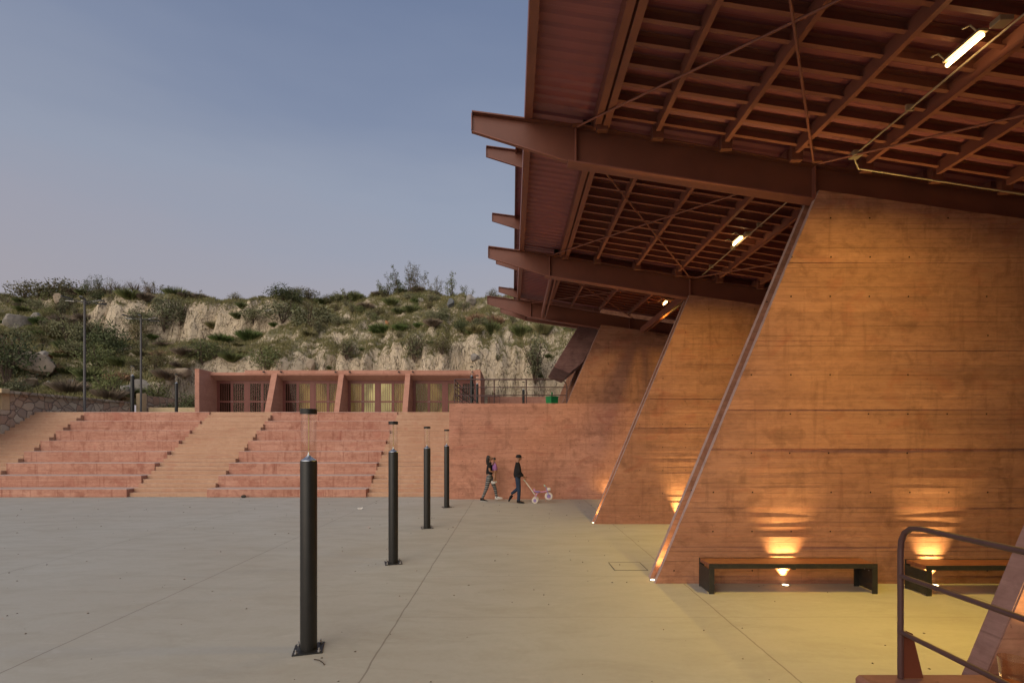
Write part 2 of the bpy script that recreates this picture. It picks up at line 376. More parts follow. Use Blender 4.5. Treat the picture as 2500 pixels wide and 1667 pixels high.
def soil_mat():
    m, nt, b = newmat('dry hillside soil'); g = N(nt, 'ShaderNodeNewGeometry'); pos = g.outputs['Position']
    nn = N(nt, 'ShaderNodeSeparateXYZ'); nt.links.new(g.outputs['Normal'], nn.inputs[0])
    n1 = noise_t(nt, pos, .35, 6, .65, .6); n2 = noise_t(nt, pos, 1.8, 6, .7, .5); n3 = noise_t(nt, pos, 8, 4, .7)
    crk = noise_t(nt, vmul(nt, pos, (4.2, 1.0, .5)), 1.0, 5, .7, .9)
    strata = noise_t(nt, vmul(nt, pos, (.25, .25, 3.5)), 1.0, 4, .6, .5)
    soil = mixc(nt, maprange(nt, n1, .35, .65), (.50,.40,.28), (.58,.48,.355))
    soil = mixc(nt, M('MULTIPLY', maprange(nt, strata, .5, .7), .4, nt=nt), soil, (.50,.43,.31))
    soil = mixc(nt, M('MULTIPLY', maprange(nt, crk, .60, .66), .3, nt=nt), soil, (.15,.115,.075))
    soil = mixc(nt, M('MULTIPLY', maprange(nt, n3, .55, .75), .4, nt=nt), soil, (.34,.28,.20))
    ck = noise_t(nt, vmul(nt, pos, (1.3, .6, .30)), 1.0, 4, .62, 1.1)
    ckl = M('MULTIPLY', M('LESS_THAN', M('ABSOLUTE', M('SUBTRACT', ck, .5, nt=nt), nt=nt), .009, nt=nt), .8, nt=nt)
    soil = mixc(nt, ckl, soil, (.07,.05,.035))
    vc = N(nt, 'ShaderNodeTexVoronoi', feature='DISTANCE_TO_EDGE'); vc.inputs['Scale'].default_value = 1.1
    va = N(nt, 'ShaderNodeVectorMath', operation='ADD'); nt.links.new(vmul(nt, pos, (1, 1, .7)), va.inputs[0]); nz_ = N(nt, 'ShaderNodeTexNoise'); nz_.inputs['Scale'].default_value = .9; nz_.inputs['Detail'].default_value = 5; nt.links.new(pos, nz_.inputs['Vector'])
    nt.links.new(vmul(nt, nz_.outputs['Color'], (1.6, 1.6, 1.6)), va.inputs[1]); nt.links.new(va.outputs[0], vc.inputs['Vector'])
    fr_ = maprange(nt, vc.outputs['Distance'], 0, .10)
    soil = mixc(nt, M('MULTIPLY', M('SUBTRACT', 1, fr_, nt=nt), .28, nt=nt), soil, (.16,.125,.085))
    peb = M('GREATER_THAN', noise_t(nt, pos, 5.5, 3, .6), .70, nt=nt)
    soil = mixc(nt, M('MULTIPLY', peb, .25, nt=nt), soil, (.60,.54,.45))
    hol = M('LESS_THAN', noise_t(nt, pos, 3.1, 3, .6), .315, nt=nt)
    soil = mixc(nt, M('MULTIPLY', hol, .6, nt=nt), soil, (.10,.08,.05))
    veg = mixc(nt, maprange(nt, n2, .4, .62), (.155,.155,.075), (.30,.25,.15))
    veg = mixc(nt, M('MULTIPLY', maprange(nt, n3, .4, .7), .5, nt=nt), veg, (.085,.085,.040))
    rt = M('ADD', nn.outputs[2], M('MULTIPLY', M('SUBTRACT', n2, .5, nt=nt), .9, nt=nt), nt=nt)
    col = mixc(nt, maprange(nt, rt, .62, .80), soil, veg)
    nt.links.new(col, b.inputs['Base Color']); b.inputs['Roughness'].default_value = .95; b.inputs['Specular IOR Level'].default_value = .15
    bu = N(nt, 'ShaderNodeBump'); bu.inputs['Distance'].default_value = .26; bu.inputs['Strength'].default_value = .7
    nt.links.new(M('ADD', M('ADD', n2, M('MULTIPLY', n3, .45, nt=nt), nt=nt), M('SUBTRACT', M('MULTIPLY', fr_, .45, nt=nt), M('MULTIPLY', ckl, .8, nt=nt), nt=nt), nt=nt), bu.inputs['Height'])
    nt.links.new(bu.outputs[0], b.inputs['Normal']); return m
MT['soil'] = soil_mat()

# ------------------------------------------------------------------ the setting
tag(MB().box(-400, 400, -200, 600, -.6, -.03).build('ground', simple('far dry ground', (.24,.20,.14), .95, 0, (.14,.13,.07), .2, .8, .1)), kind='structure')
tag(MB().box(-24, 32, -14, 20.5, -.5, 0).build('plaza', MT['plaza']), kind='structure')
ZT = 3.6                                                 # upper terrace level
pl = MB(); pl.box(-24.0, -2.36, 25.12, 41, 0, ZT); pl.box(-2.355, 16, 19.3, 41, 0, ZT)
tag(pl.build('upper_terrace', MT['plaza']), kind='structure')

# hillside
def sm(a, b, t): t = max(0, min(1, (t-a)/(b-a))); return t*t*(3-2*t)
PL = ([0, 29, 34, 40, 45.8, 52, 60, 140], [4.15, 4.5, 6.3, 9.4, 12.4, 16.6, 16.9, 17])
PLc = ([0, 29, 34, 40, 45.8, 46.6, 47.6, 52, 60, 140], [4.15, 4.5, 6.0, 9.0, 11.4, 14.2, 15.5, 16.9, 17.0, 17])
PR = ([0, 36.9, 37.6, 38.6, 39.6, 44, 48, 52, 60, 140], [2.9, 3.9, 6.0, 8.6, 9.8, 12.6, 15.2, 17.1, 17.3, 17.4])
def interp(p, t):
    xs, ys = p
    for i in range(len(xs)-1):
        if t <= xs[i+1]: k = (t-xs[i])/(xs[i+1]-xs[i]); return ys[i]+(ys[i+1]-ys[i])*k
    return ys[-1]
def fb(x, y, z=0, o=4): return noise.fractal(Vector((x, y, z)), 1.0, 2.1, o)
def hill(X, Y):
    r = sm(-25, -13, X)
    g = abs(noise.noise(Vector((X*.55, Y*.12, 3.1)))); g2 = abs(noise.noise(Vector((X*1.35+4, Y*.25, 7.7))))
    gul = (min(g*3, 1)*.95+min(g2*3, 1)*.45)
    w = fb(X*.11, 2.2, 5)*1.3
    tail = 1-sm(52, 60, Y)
    cl = sm(-40.5, -37, X)*(1-sm(-22.5, -19.5, X))
    yl = Y+w+(.9-gul)*-.9*cl
    zl = interp(PL, yl)*(1-cl)+interp(PLc, yl)*cl
    nr = sm(36, 37.5, Y)*(1-sm(42, 50, Y))
    yr = Y+w*.55*sm(37.5, 41, Y)-(1.05-gul)*1.15*nr
    zr = interp(PR, yr)
    z = zl*(1-r)+zr*r
    if X > -23.7 and Y < 39.5 and not (X < -23.4 and Y < 33.5):
        z = 3.3+(z-3.3)*sm(35.2, 39.3, Y) if X < -19 else (z if Y > 36.6 else 3.0)
    am = .6*sm(30, 38, Y)
    z += fb(X*.23, Y*.23, 1.5, 5)*am*(1-.45*sm(50, 53, Y)) + fb(X*.9, Y*.9, 8, 4)*.28*sm(30, 37, Y)
    z += .75*(1-sm(-44, -36, X))*sm(40, 50, Y)
    z += (abs(noise.noise(Vector((X*1.1, Y*1.9, 4))))-.25)*.32*sm(36.5, 38, Y)*(1-sm(50, 53, Y))
    if Y > 50: z += fb(X*.16+3, 0, 9, 3)*.55
    if Y < 30 and X < -23.7: z = min(z, 4.35)
    if Y < 33.6: z = min(z, 4.45+1.1*max(0, -24.15-X)*(1 if X < -24.15 else 0)) if X < -23.2 else z
    return z
XS = np.concatenate([np.arange(-110, -52, 1.0), np.arange(-52, 12, .24), np.arange(12, 60, 1.0)])
YS = np.concatenate([np.arange(18, 30, 1.0), np.arange(30, 36, .4), np.arange(36, 41, .10), np.arange(41, 53, .26), np.arange(53, 66, 1.0), np.arange(66, 140, 8.0)])
HG = np.zeros((len(YS), len(XS)))
for j, Y in enumerate(YS):
    for i, X in enumerate(XS):
        HG[j, i] = hill(float(X), float(Y))
mb = MB(); nx = len(XS)
mb.v = [(float(X), float(Y), float(HG[j, i])) for j, Y in enumerate(YS) for i, X in enumerate(XS)]
mb.f = [(j*nx+i, j*nx+i+1, (j+1)*nx+i+1, (j+1)*nx+i) for j in range(len(YS)-1) for i in range(nx-1)
        if not (XS[i] > -23.62 and YS[j+1] < 33)]
ho = mb.build('hillside', MT['soil'], fix=False); ho.data.polygons.foreach_set('use_smooth', [True]*len(ho.data.polygons))
tag(ho, 'dry earth hillside with eroded cliff faces behind the terrace', kind='structure')
def hz(X, Y):
    i = min(max(np.searchsorted(XS, X)-1, 0), len(XS)-2); j = min(max(np.searchsorted(YS, Y)-1, 0), len(YS)-2)
    a = (X-XS[i])/(XS[i+1]-XS[i]); b = (Y-YS[j])/(YS[j+1]-YS[j])
    return float(HG[j,i]*(1-a)*(1-b)+HG[j,i+1]*a*(1-b)+HG[j+1,i]*(1-a)*b+HG[j+1,i+1]*a*b)
def hit(px, py, y0=24.0):
    Y = y0
    while Y < 58:
        x, y, z = wpt(px, py, Y)
        if z <= hz(x, Y) and not (x > -23.8 and Y < 36.2): return x, Y, hz(x, Y)
        Y += .12
    x, y, z = wpt(px, py, 51.5); return x, 51.5, hz(x, 51.5)

# ------------------------------------------------------------------ terraces
TH = (ZT-.32)/7; TD = .76; TY = 19.5
def seating(name, label, x0, x1):
    t = thing(name, label, 'seating steps', ((x0+x1)/2, TY, 0), 'concrete seating blocks')
    for i in range(8):
        z1 = .32+TH*i; y0 = TY+TD*i
        y1 = 25.12 if i == 7 else TY+TD*(i+1)+.0
        m = MB().box(x0, x1, y0, y1, 0, z1)
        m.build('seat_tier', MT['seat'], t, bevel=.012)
    return t
seating('seating_block', 'wide rose concrete seating tiers left of the sandy central stairs', -21.2, -14.97)
seating('seating_block', 'rose concrete seating tiers between the two sandy stair flights, behind the nearest lamp bollard', -11.87, -5.67)
def flight(label, x0, x1):
    t = thing('stair_flight', label, 'stairs', ((x0+x1)/2, TY, 0), 'concrete stair flights')
    for k in range(23):
        z1 = .16*(k+1) if k < 2 else .32+(ZT-.32)/21*(k-1)
        y0 = TY+.12+.24*k
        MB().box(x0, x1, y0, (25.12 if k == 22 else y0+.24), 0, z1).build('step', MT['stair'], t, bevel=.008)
flight('leftmost flight of sandy concrete steps beside the stone wall', -23.74, -21.203)
flight('sandy concrete steps between the two rose seating blocks', -14.967, -11.873)
flight('sandy concrete steps ending against the red retaining wall', -5.667, -2.363)

# retaining wall with fin on top of it
def boards_face(mb, x0f, x1f, z0, z1, y, amp=.009, seed=3, nx=1):
    """front face made of board strips, each set in or out a little and leaning"""
    rn = random.Random(seed); z = z0; rows = []
    k = 0
    while z < z1-1e-4:
        zn = min(z1, (math.floor((z+.031)/BOARD+1e-6)+1)*BOARD-.031)
        if zn-z < 1e-3: zn = min(z1, zn+BOARD)
        o = rn.uniform(-amp, amp); rows.append((z, y+o+(rn.uniform(.5, 1.2) if rn.random() < .35 else rn.uniform(0, .4))*amp)); rows.append((zn-1e-4, y+o)); z = zn; k += 1
    o = len(mb.v)
    NC = 16
    def yy(i, x): return y+(rows[i][1]-y)*(.15+1.15*max(0, min(1, .5+1.6*noise.noise(Vector((x*.33, (i//2)*3.7, y))))))
    for i, (zz_, _) in enumerate(rows): mb.v.append((x0f(zz_), yy(i, x0f(zz_)), zz_)); mb.v.append((x1f(zz_), yy(i, x1f(zz_)), zz_))
    o2 = len(mb.v)
    for i, (zz_, _) in enumerate(rows):
        for c in range(1, NC):
            x_ = x0f(zz_)+(x1f(zz_)-x0f(zz_))*c/NC; mb.v.append((x_, yy(i, x_), zz_))
    def ix_(i, c): return o+2*i if c == 0 else o+2*i+1 if c == NC else o2+i*(NC-1)+c-1
    for i in range(len(rows)-1):
        for c in range(NC): mb.f.append((ix_(i, c), ix_(i, c+1), ix_(i+1, c+1), ix_(i+1, c)))
    return rows
SL = .4165
def finthing(label, Y0, zb, x0, ztop, xr=14.0, seg='A', slope=SL, drop=.14, thick=.41, flange=.10, chan=.13, amp=.013):
    t = thing('fin_wall', label, 'wall', (x0+2, Y0, zb), 'leaning concrete fin walls')
    xt = x0+slope*(ztop-zb)
    left = lambda z: x0+slope*(z-zb)
    zr = ztop-drop*(xr-xt)
    # near leaf: boarded face up to the lower right corner, then a plain sloping cap panel
    mb = MB()
    def right(z): return xr if z <= zr else xr-(z-zr)/(ztop-zr)*(xr-xt)
    rows = boards_face(mb, left, right, zb, ztop, Y0, amp=amp, seed=int(Y0*7))
    n = len(rows); yb = Y0+flange
    o = len(mb.v)
    for z_, y_ in rows: mb.v.append((left(z_), yb, z_)); mb.v.append((right(z_), yb, z_))
    for i in range(n-1):
        mb.f.append((o+2*i+1, o+2*i, o+2*i+2, o+2*i+3))              # back
        mb.f.append((2*i, 2*i+2, o+2*i+2, o+2*i)); mb.f.append((2*i+1, o+2*i+1, o+2*i+3, 2*i+3))
    mb.f.append((0, o, o+1, 1)); mb.f.append((2*n-2, 2*n-1, o+2*n-1, o+2*n-2))
    mb.build('near_leaf', MT['fin'], t, fix=True)
    poly = [(x0, zb), (xt, ztop), (xr, zr), (xr, zb)]
    MB().prism_y(poly, Y0+thick-flange, Y0+thick).build('far_leaf', MT['fin'], t)
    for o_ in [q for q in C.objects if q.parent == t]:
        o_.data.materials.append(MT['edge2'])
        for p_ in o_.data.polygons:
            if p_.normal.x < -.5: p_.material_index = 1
    c = [(x0+chan, zb), (xt+chan, ztop-.02), (xr-.02, zr-.02), (xr-.02, zb)]
    MB().prism_y(c, Y0+flange+.001, Y0+thick-flange-.001).build('channel', MT['fin'], t)
    return t
rw = thing('retaining_wall', 'red board-marked retaining wall behind the two walking people', 'wall', (-2.36, 18.8, 0))
m_ = MB(); rows = boards_face(m_, lambda z: -2.36, lambda z: 15.9, 0, ZT, 18.85, amp=.006, seed=5)
n_ = len(rows); o_ = len(m_.v)
for z_, y_ in rows: m_.v.append((-2.36, 19.29, z_)); m_.v.append((15.9, 19.29, z_))
for i in range(n_-1):
    m_.f.append((o_+2*i+1, o_+2*i, o_+2*i+2, o_+2*i+3)); m_.f.append((2*i, 2*i+2, o_+2*i+2, o_+2*i)); m_.f.append((2*i+1, o_+2*i+1, o_+2*i+3, 2*i+3))
m_.f.append((2*n_-2, 2*n_-1, o_+2*n_-1, o_+2*n_-2))
m_.build('front_face', MT['rwall'], rw)
MB().box(-2.36, -2.0, 19.291, 25.11, 0, ZT+.01).build('stair_side_wall', MT['rwall'], rw)
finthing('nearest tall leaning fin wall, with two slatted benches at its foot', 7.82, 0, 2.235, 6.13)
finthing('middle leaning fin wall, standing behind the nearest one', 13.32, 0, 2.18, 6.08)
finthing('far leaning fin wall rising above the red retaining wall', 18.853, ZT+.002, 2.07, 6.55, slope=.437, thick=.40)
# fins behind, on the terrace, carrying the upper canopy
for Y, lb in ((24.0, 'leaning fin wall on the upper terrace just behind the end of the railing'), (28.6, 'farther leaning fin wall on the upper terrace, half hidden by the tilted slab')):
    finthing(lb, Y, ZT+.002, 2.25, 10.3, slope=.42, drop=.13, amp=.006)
for Y in (-2.9, -8.4):  # unseen fins added behind the camera, blocking sky glow under the canopy
    finthing('added unseen leaning fin wall just behind the camera, blocking sky glow' if Y > -5 else 'added unseen leaning fin wall farther behind the camera, blocking sky glow', Y, 0, 2.9, 6.2, amp=.006)
# near fin in the corner with the step block
t = thing('fin_wall', 'cropped purple-brown leaning fin wall edge in the lower right corner of the view', 'wall', (3.5, 2.86, 0), 'leaning concrete fin walls')
xb = 2.33
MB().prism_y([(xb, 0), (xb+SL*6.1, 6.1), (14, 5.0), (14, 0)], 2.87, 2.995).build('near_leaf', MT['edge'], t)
MB().prism_y([(xb+.02, .03), (xb+SL*6.1, 6.05), (13.9, 4.95), (13.9, .03)], 2.864, 2.869).build('near_face', MT['fin'], t)
MB().box(1.95, 14, 1.2, 2.868, 0, .915).build('step_block', MT['block'], None, bevel=.02)
tag(bpy.data.objects['step_block'], 'brown concrete step block under the dark handrail', 'step block')

# tilted slab between the fins (end of a ramp, shade painted into its colour)
hd = MB(); P = [wpt(1418,786,20.4), wpt(1464,806,20.4), wpt(1424,884,20.4), wpt(1391,911,20.4), wpt(1352,895,20.4)]
hd.prism_y([(p[0], p[2]) for p in P], 20.4, 23.9)
tag(hd.build('tilted_slab', MT['hood'], bevel=.015), 'concrete slab coloured dark as in shade, tilted against the far fin wall', 'concrete slab')
# low wall at the back of the terrace
tag(MB().box(-1.75, 14, 36.0, 36.5, ZT+.002, 5.3).build('back_wall', MT['annex']), 'low pink wall along the foot of the cliff behind the railing', 'wall')

# ------------------------------------------------------------------ stone walls, left
def seat_wall(label, pts, ztops, w, z0=0):
    t = MB()
    for (a, b), (za, zb) in zip(zip(pts[:-1], pts[1:]), zip(ztops[:-1], ztops[1:])):
        (x0, y0), (x1, y1) = a, b
        t.add([(x0,y0,z0),(x1,y1,z0),(x1-w,y1,z0),(x0-w,y0,z0),(x0,y0,za),(x1,y1,zb),(x1-w,y1,zb),(x0-w,y0,za)],
              [(0,3,2,1),(4,5,6,7),(0,1,5,4),(1,2,6,5),(2,3,7,6),(3,0,4,7)])
    return t
w1 = thing('stone_wall', 'grey rubble stone wall down the left side of the stairs', 'wall', (-23.8, 25, 0), 'rubble stone walls')
seat_wall('', [(-23.75, 18.5), (-23.75, 23.3)], [2.2, 3.7], .35).build('sloping_wall', MT['stone'], w1)
seat_wall('', [(-23.72, 23.72), (-23.55, 31.3)], [4.55, 4.57], .35).build('upper_wall', MT['stone'], w1)
MB().box(-24.12, -23.70, 23.3, 23.7, 3.62, 4.62).build('end_pillar', MT['cream'], w1, bevel=.02)
MB().box(-24.12, -23.72, 23.3, 23.7, 0, 3.618).build('pillar_base', MT['stone'], w1)
w2 = thing('stone_wall', 'short grey rubble stone wall beyond the first one, beside the clipped bushes', 'wall', (-23.2, 33, ZT), 'rubble stone walls')
seat_wall('', [(-23.15, 31.75), (-22.8, 36)], [5.02, 5.05], .35, ZT-.5).build('wall_body', MT['stone'], w2)
MB().box(-23.5, -23.1, 31.35, 31.74, ZT-.2, 5.12).build('end_pillar', MT['cream'], w2, bevel=.02)
cb = MB().box(-22.9, -19.75, 31.6, 31.9, ZT+.002, 4.25)
tag(cb.build('planter_kerb', MT['cream'], bevel=.01), 'low cream stone planter kerb left of the pink building', 'kerb')

# ------------------------------------------------------------------ annex building
an = thing('annex_building', 'low pink concrete building with slanted piers and barred doors on the terrace', 'building', (-10.9, 32.3, ZT))
MB().box(-19.70, -19.42, 31.15, 36.4, ZT+.002, 6.62).build('side_wall', MT['annex'], an, bevel=.01)
MB().box(-2.28, -1.98, 31.6, 36.4, ZT+.002, 6.63).build('side_wall', MT['annex'], an, bevel=.01)
MB().box(-19.418, -2.282, 33.2, 36.4, ZT+.002, 6.20).build('rear_block', MT['annex'], an)
rf = MB().box(-19.418, -2.282, 32.3, 36.41, 6.36, 6.55).build('roof', MT['annex'], an, bevel=.01)
MB().box(-17.2, -2.282, 32.26, 32.55, 6.42, 6.68).build('parapet', MT['annex'], rf, bevel=.01)
MB().prism_x([(32.32, 6.358), (33.0, 6.10), (33.19, 6.10), (33.19, 6.358)], -19.416, -2.284).build('soffit', MT['annex'], an)
for xa, xb_ in ((-15.46, -15.09), (-11.13, -10.80), (-6.86, -6.53)):
    MB().prism_x([(31.2, ZT+.002), (32.24, 6.44), (33.19, 6.44), (33.19, ZT+.002)], xa, xb_).build('pier', MT['annex'], an, bevel=.008)
CUR = {}
def curtain_reflection_mat(nm, c, e):
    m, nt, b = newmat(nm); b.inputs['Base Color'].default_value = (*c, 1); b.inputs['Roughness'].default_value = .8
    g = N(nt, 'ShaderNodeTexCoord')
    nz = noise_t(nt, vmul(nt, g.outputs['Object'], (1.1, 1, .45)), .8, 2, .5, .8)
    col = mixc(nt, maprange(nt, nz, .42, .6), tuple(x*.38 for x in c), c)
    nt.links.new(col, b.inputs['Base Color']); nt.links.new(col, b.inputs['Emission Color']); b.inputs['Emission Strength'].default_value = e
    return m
CUR['pale'] = curtain_reflection_mat('lit pale curtain', (.58,.50,.26), .85)
CUR['gold'] = curtain_reflection_mat('gold curtain', (.42,.30,.13), .36)  # gold tone and glow paint the hillside's reflection in the door glass
CUR['dim'] = curtain_reflection_mat('dim brown curtain', (.075,.030,.022), .01)
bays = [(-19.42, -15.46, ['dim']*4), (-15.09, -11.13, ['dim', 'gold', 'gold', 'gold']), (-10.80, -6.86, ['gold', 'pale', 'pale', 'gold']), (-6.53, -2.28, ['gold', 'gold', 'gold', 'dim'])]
for bx0, bx1, curs in bays:
    z0, z1 = ZT+.004, 6.09; yd = 33.02
    w = (bx1-bx0-.42)/4
    fr = MB(); fr.box(bx0+.004, bx0+.10, yd, yd+.12, z0, z1); fr.box(bx1-.10, bx1-.004, yd, yd+.12, z0, z1)
    fr.box((bx0+bx1)/2-.11, (bx0+bx1)/2+.11, yd, yd+.12, z0, z1); fr.box(bx0+.101, (bx0+bx1)/2-.111, yd, yd+.12, z1-.09, z1); fr.box((bx0+bx1)/2+.111, bx1-.101, yd, yd+.12, z1-.09, z1)
    fr.build('door_frame', MT['door'], an)
    xs = [bx0+.10, bx0+.10+w, (bx0+bx1)/2+.11, (bx0+bx1)/2+.11+w]
    for k, xl in enumerate(xs):
        xr_ = xl+w; d = MB(); s_ = .09; zt = z1-.095; zm = z0+1.12
        d.box(xl+.004, xl+s_, yd+.01, yd+.06, z0, zt); d.box(xr_-s_, xr_-.004, yd+.01, yd+.06, z0, zt)
        for a, b_ in ((z0, z0+.10), (zm-.05, zm+.05), (zt-.09, zt)): d.box(xl+s_+.001, xr_-s_-.001, yd+.012, yd+.058, a, b_)
        dr = d.build('door', MT['door'], an)
        g = MB()
        for q in range(4):
            gx = xl+s_+(q+1)*(w-2*s_)/5
            g.box(gx-.012, gx+.012, yd-.004, yd+.009, z0+.11, zm-.06); g.box(gx-.012, gx+.012, yd-.004, yd+.009, zm+.06, zt-.1)
        g.build('window_bars', MT['door'], dr)
        MB().box(xl+s_-.003, xr_-s_+.003, yd+.03, yd+.036, z0+.1, zt-.09).build('pane', MT['pane'], dr)
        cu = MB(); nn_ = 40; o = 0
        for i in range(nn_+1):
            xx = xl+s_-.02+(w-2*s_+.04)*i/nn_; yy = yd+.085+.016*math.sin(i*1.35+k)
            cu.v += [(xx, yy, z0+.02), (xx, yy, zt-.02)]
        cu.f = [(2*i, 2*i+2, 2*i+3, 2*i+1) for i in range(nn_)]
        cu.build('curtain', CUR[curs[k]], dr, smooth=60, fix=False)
        hx = xr_-.045 if k in (0, 2) else xl+.045
        MB().ell((hx, yd-.005, zm+.0), .024, .03, .024).build('handle', MT['galv'], dr, smooth=60)
# little black spotlights along its fascia
def make_spot(x, first=[None]):
    if first[0] is None:
        t = thing('spotlight', '', 'spotlight', (x, 32.2, 6.58), 'black spotlights on the fascia of the pink building')
        MB().lathe((x, 32.12, 6.56), [(.012, .10), (.05, .09), (.055, -.03), (.05, -.055), (.0, -.03)], 12, 'y').build('lamp_head', MT['black'], t, smooth=40)
        MB().beam((x, 32.255, 6.60), (x, 32.18, 6.60), .03, .03).build('bracket', MT['black'], t)
        first[0] = t; return t
    c = copy_tree(first[0]); c.location.x = x; return c
spots = [(-15.9,'leftmost small black spotlight on the pink fascia'),(-14.8,'black fascia spotlight just right of the first slanted pier'),(-11.3,'black fascia spotlight above the left edge of the middle pier'),(-10.4,'black fascia spotlight just right of the middle pier'),
         (-7.25,'black fascia spotlight just left of the third pier'),(-6.35,'black fascia spotlight just right of the third pier'),(-2.55,'black fascia spotlight at the right end of the pink building')]
for x, lb in spots: make_spot(x)['label'] = lb
for k in range(16):
    x = -17+14.5*k/15+random.uniform(-.3, .3); h = random.uniform(.12, .3)
    MB().path([(x, 32.9, 6.56), (x+random.uniform(-.03, .03), 32.9, 6.70+h)], .010, 5).build('rebar_stub', MT['cream'], an)

# ------------------------------------------------------------------ lamp bollards
def make_bollard(x, y, z, label, group, H=2.57):
    t = thing('lamp_bollard', label, 'bollard lamp', (x, y, z), group)
    MB().lathe((x, y, z+.012), [(.086, 0), (.086, 2.0), (.083, 2.008), (0, 2.008)], 32).build('post', MT['black'], t, smooth=35)
    a = R(16); pts = [(x+.15*math.sqrt(2)*math.cos(a+math.pi/4+k*math.pi/2), y+.15*math.sqrt(2)*math.sin(a+math.pi/4+k*math.pi/2)) for k in range(4)]
    pb = MB().add([(p[0], p[1], z+.001) for p in pts]+[(p[0], p[1], z+.013) for p in pts], [(3,2,1,0),(4,5,6,7),(0,1,5,4),(1,2,6,5),(2,3,7,6),(3,0,4,7)]).build('base_plate', MT['black'], t, bevel=.003)
    for p in pts:
        q = (x+(p[0]-x)*.76, y+(p[1]-y)*.76)
        MB().lathe((q[0], q[1], z+.013), [(.018, 0), (.018, .012), (.008, .013), (.008, .04), (0, .04)], 6).build('anchor_bolt', MT['galv'], pb)
    pr = [(.083, 2.02), (.080, 2.026)]+[(.076*(1-u)**2.2+.006, 2.028+.085*u) for u in (0, .15, .3, .45, .6, .8, 1)]+[(0, 2.116)]
    MB().lathe((x, y, z), pr, 24).build('reflector_cone', MT['alu'], t, smooth=40)
    MB().lathe((x, y, z), [(.079, 2.022), (.079, 2.522)], 28).build('glass_tube', MT['tube_glass'], t, smooth=40)
    MB().path([(x, y, z+2.11), (x, y, z+2.525)], .005, 8).build('lamp_rod', MT['brass'], t, smooth=40)
    MB().lathe((x, y, z), [(0, 2.521), (.086, 2.521), (.086, 2.57), (.082, 2.574), (0, 2.574)], 28).build('cap', MT['black'], t, smooth=35)
    return t
b0 = make_bollard(-2.18, 5.38, 0, 'nearest and largest black lamp bollard with a clear top on the plaza', 'black lamp bollards in a row across the plaza')
for y, lb in ((9.13, 'second black lamp bollard of the plaza row'), (12.76, 'third black lamp bollard of the plaza row'), (16.6, 'farthest lamp bollard of the plaza row, beside the red wall corner')):
    c = copy_tree(b0); c.location = (-2.16, y, 0); c['label'] = lb; c.rotation_euler.z = random.uniform(-.06, .06)
for x, y, lb in ((-20.2, 26.7, 'lamp bollard on the left terrace, the nearer of two by the stone wall'), (-20.2, 30.2, 'lamp bollard on the left terrace nearest the pink building'),
                 (-2.17, 27.0, 'lamp bollard on the terrace just in front of the pink building end'), (-2.14, 30.8, 'lamp bollard against the right end wall of the pink building'), (.78, 34.3, 'small lamp bollard seen through the middle of the terrace railing')):
    c = copy_tree(b0); c.location = (x, y, ZT+.002); c['label'] = lb; c['group'] = 'black lamp bollards on the upper terrace'

# tall floodlight poles
def make_lamp(x, y, z, label):
    t = thing('street_lamp', label, 'street lamp', (x, y, z), 'tall floodlight poles on the terrace')
    MB().path([(x, y, z), (x, y, z+3), (x, y, z+6.25)], [.065, .056, .046], 12).build('pole', MT['greypole'], t, smooth=50)
    ar = MB(); ar.path([(x, y-.05, z+6.02), (x, y+.05, z+6.02)], .07, 12)
    hs = []
    for a in (0, 58, 122, 180, 238, 302):
        dx, dy = math.cos(R(a)), math.sin(R(a))
        ar.path([(x, y, z+6.02), (x+dx*.55, y+dy*.55, z+6.08)], .015, 6)
        hs.append((dx, dy))
    ar.build('arms', MT['greypole'], t)
    for dx, dy in hs:
        h = MB(); p = Vector((x+dx*.5, y+dy*.5, z+6.06)); q = Vector((x+dx*.98, y+dy*.98, z+6.12)); h.beam(p, q, .18, .045)
        hd_ = h.build('lamp_head', MT['black'], t, bevel=.01)
        g = MB(); g.beam(p+Vector((0,0,-.027)), q+Vector((0,0,-.027)), .14, .006); g.build('lens', MT['alu'], hd_)
    return t
l0 = make_lamp(-23.0, 27.0, ZT, 'taller-looking floodlight pole at the left, in front of the stone wall')
c = copy_tree(l0); c.location = (-22.85, 30.9, ZT); c['label'] = 'floodlight pole right of the first one, beside a lamp bollard'

# ------------------------------------------------------------------ terrace railing
rl = thing('railing', 'thin dark red pipe railing along the top of the red retaining wall', 'railing', (0, 19.05, ZT))
s19 = F/19.05
def RX(px): return (px-CX)/s19
xe = RX(1384); zt = ZT+.92
MB().path([(RX(1108), 22.2, zt), (RX(1108), 19.2, zt), (RX(1112), 19.08, zt), (RX(1118), 19.05, zt), (xe-.28, 19.05, zt), (xe-.12, 19.05, zt-.05), (xe-.03, 19.05, zt-.15), (xe, 19.05, zt-.3), (xe, 19.05, ZT)], .024, 8).build('top_rail', MT['rail'], rl, smooth=50)
for zz_ in (ZT+.62, ZT+.32):
    MB().path([(RX(1108), 22.2, zz_), (RX(1108), 19.05, zz_), (xe, 19.05, zz_)], .018, 6).build('mid_rail', MT['rail'], rl, smooth=50)
for px in (1110, 1206.4, 1284.8):
    MB().path([(RX(px), 19.05, ZT), (RX(px), 19.05, zt)], .022, 8).build('post', MT['rail'], rl, smooth=50)
for y in (20.2, 21.2, 22.2):
    MB().path([(RX(1108), y, ZT), (RX(1108), y, zt)], .022, 8).build('post', MT['rail'], rl, smooth=50)
for a, b_ in (((-2.2, 19.3, ZT+.75), (-1.2, 21.6, ZT+.02)), ((-2.2, 19.3, ZT+.40), (-1.55, 21.0, ZT+.02))):
    MB().path([a, b_], .02, 6).build('brace', MT['rail'], rl, smooth=50)
sr = thing('handrail', 'small barred stair handrail behind the left end of the terrace railing', 'railing', (-1.9, 23.5, ZT))
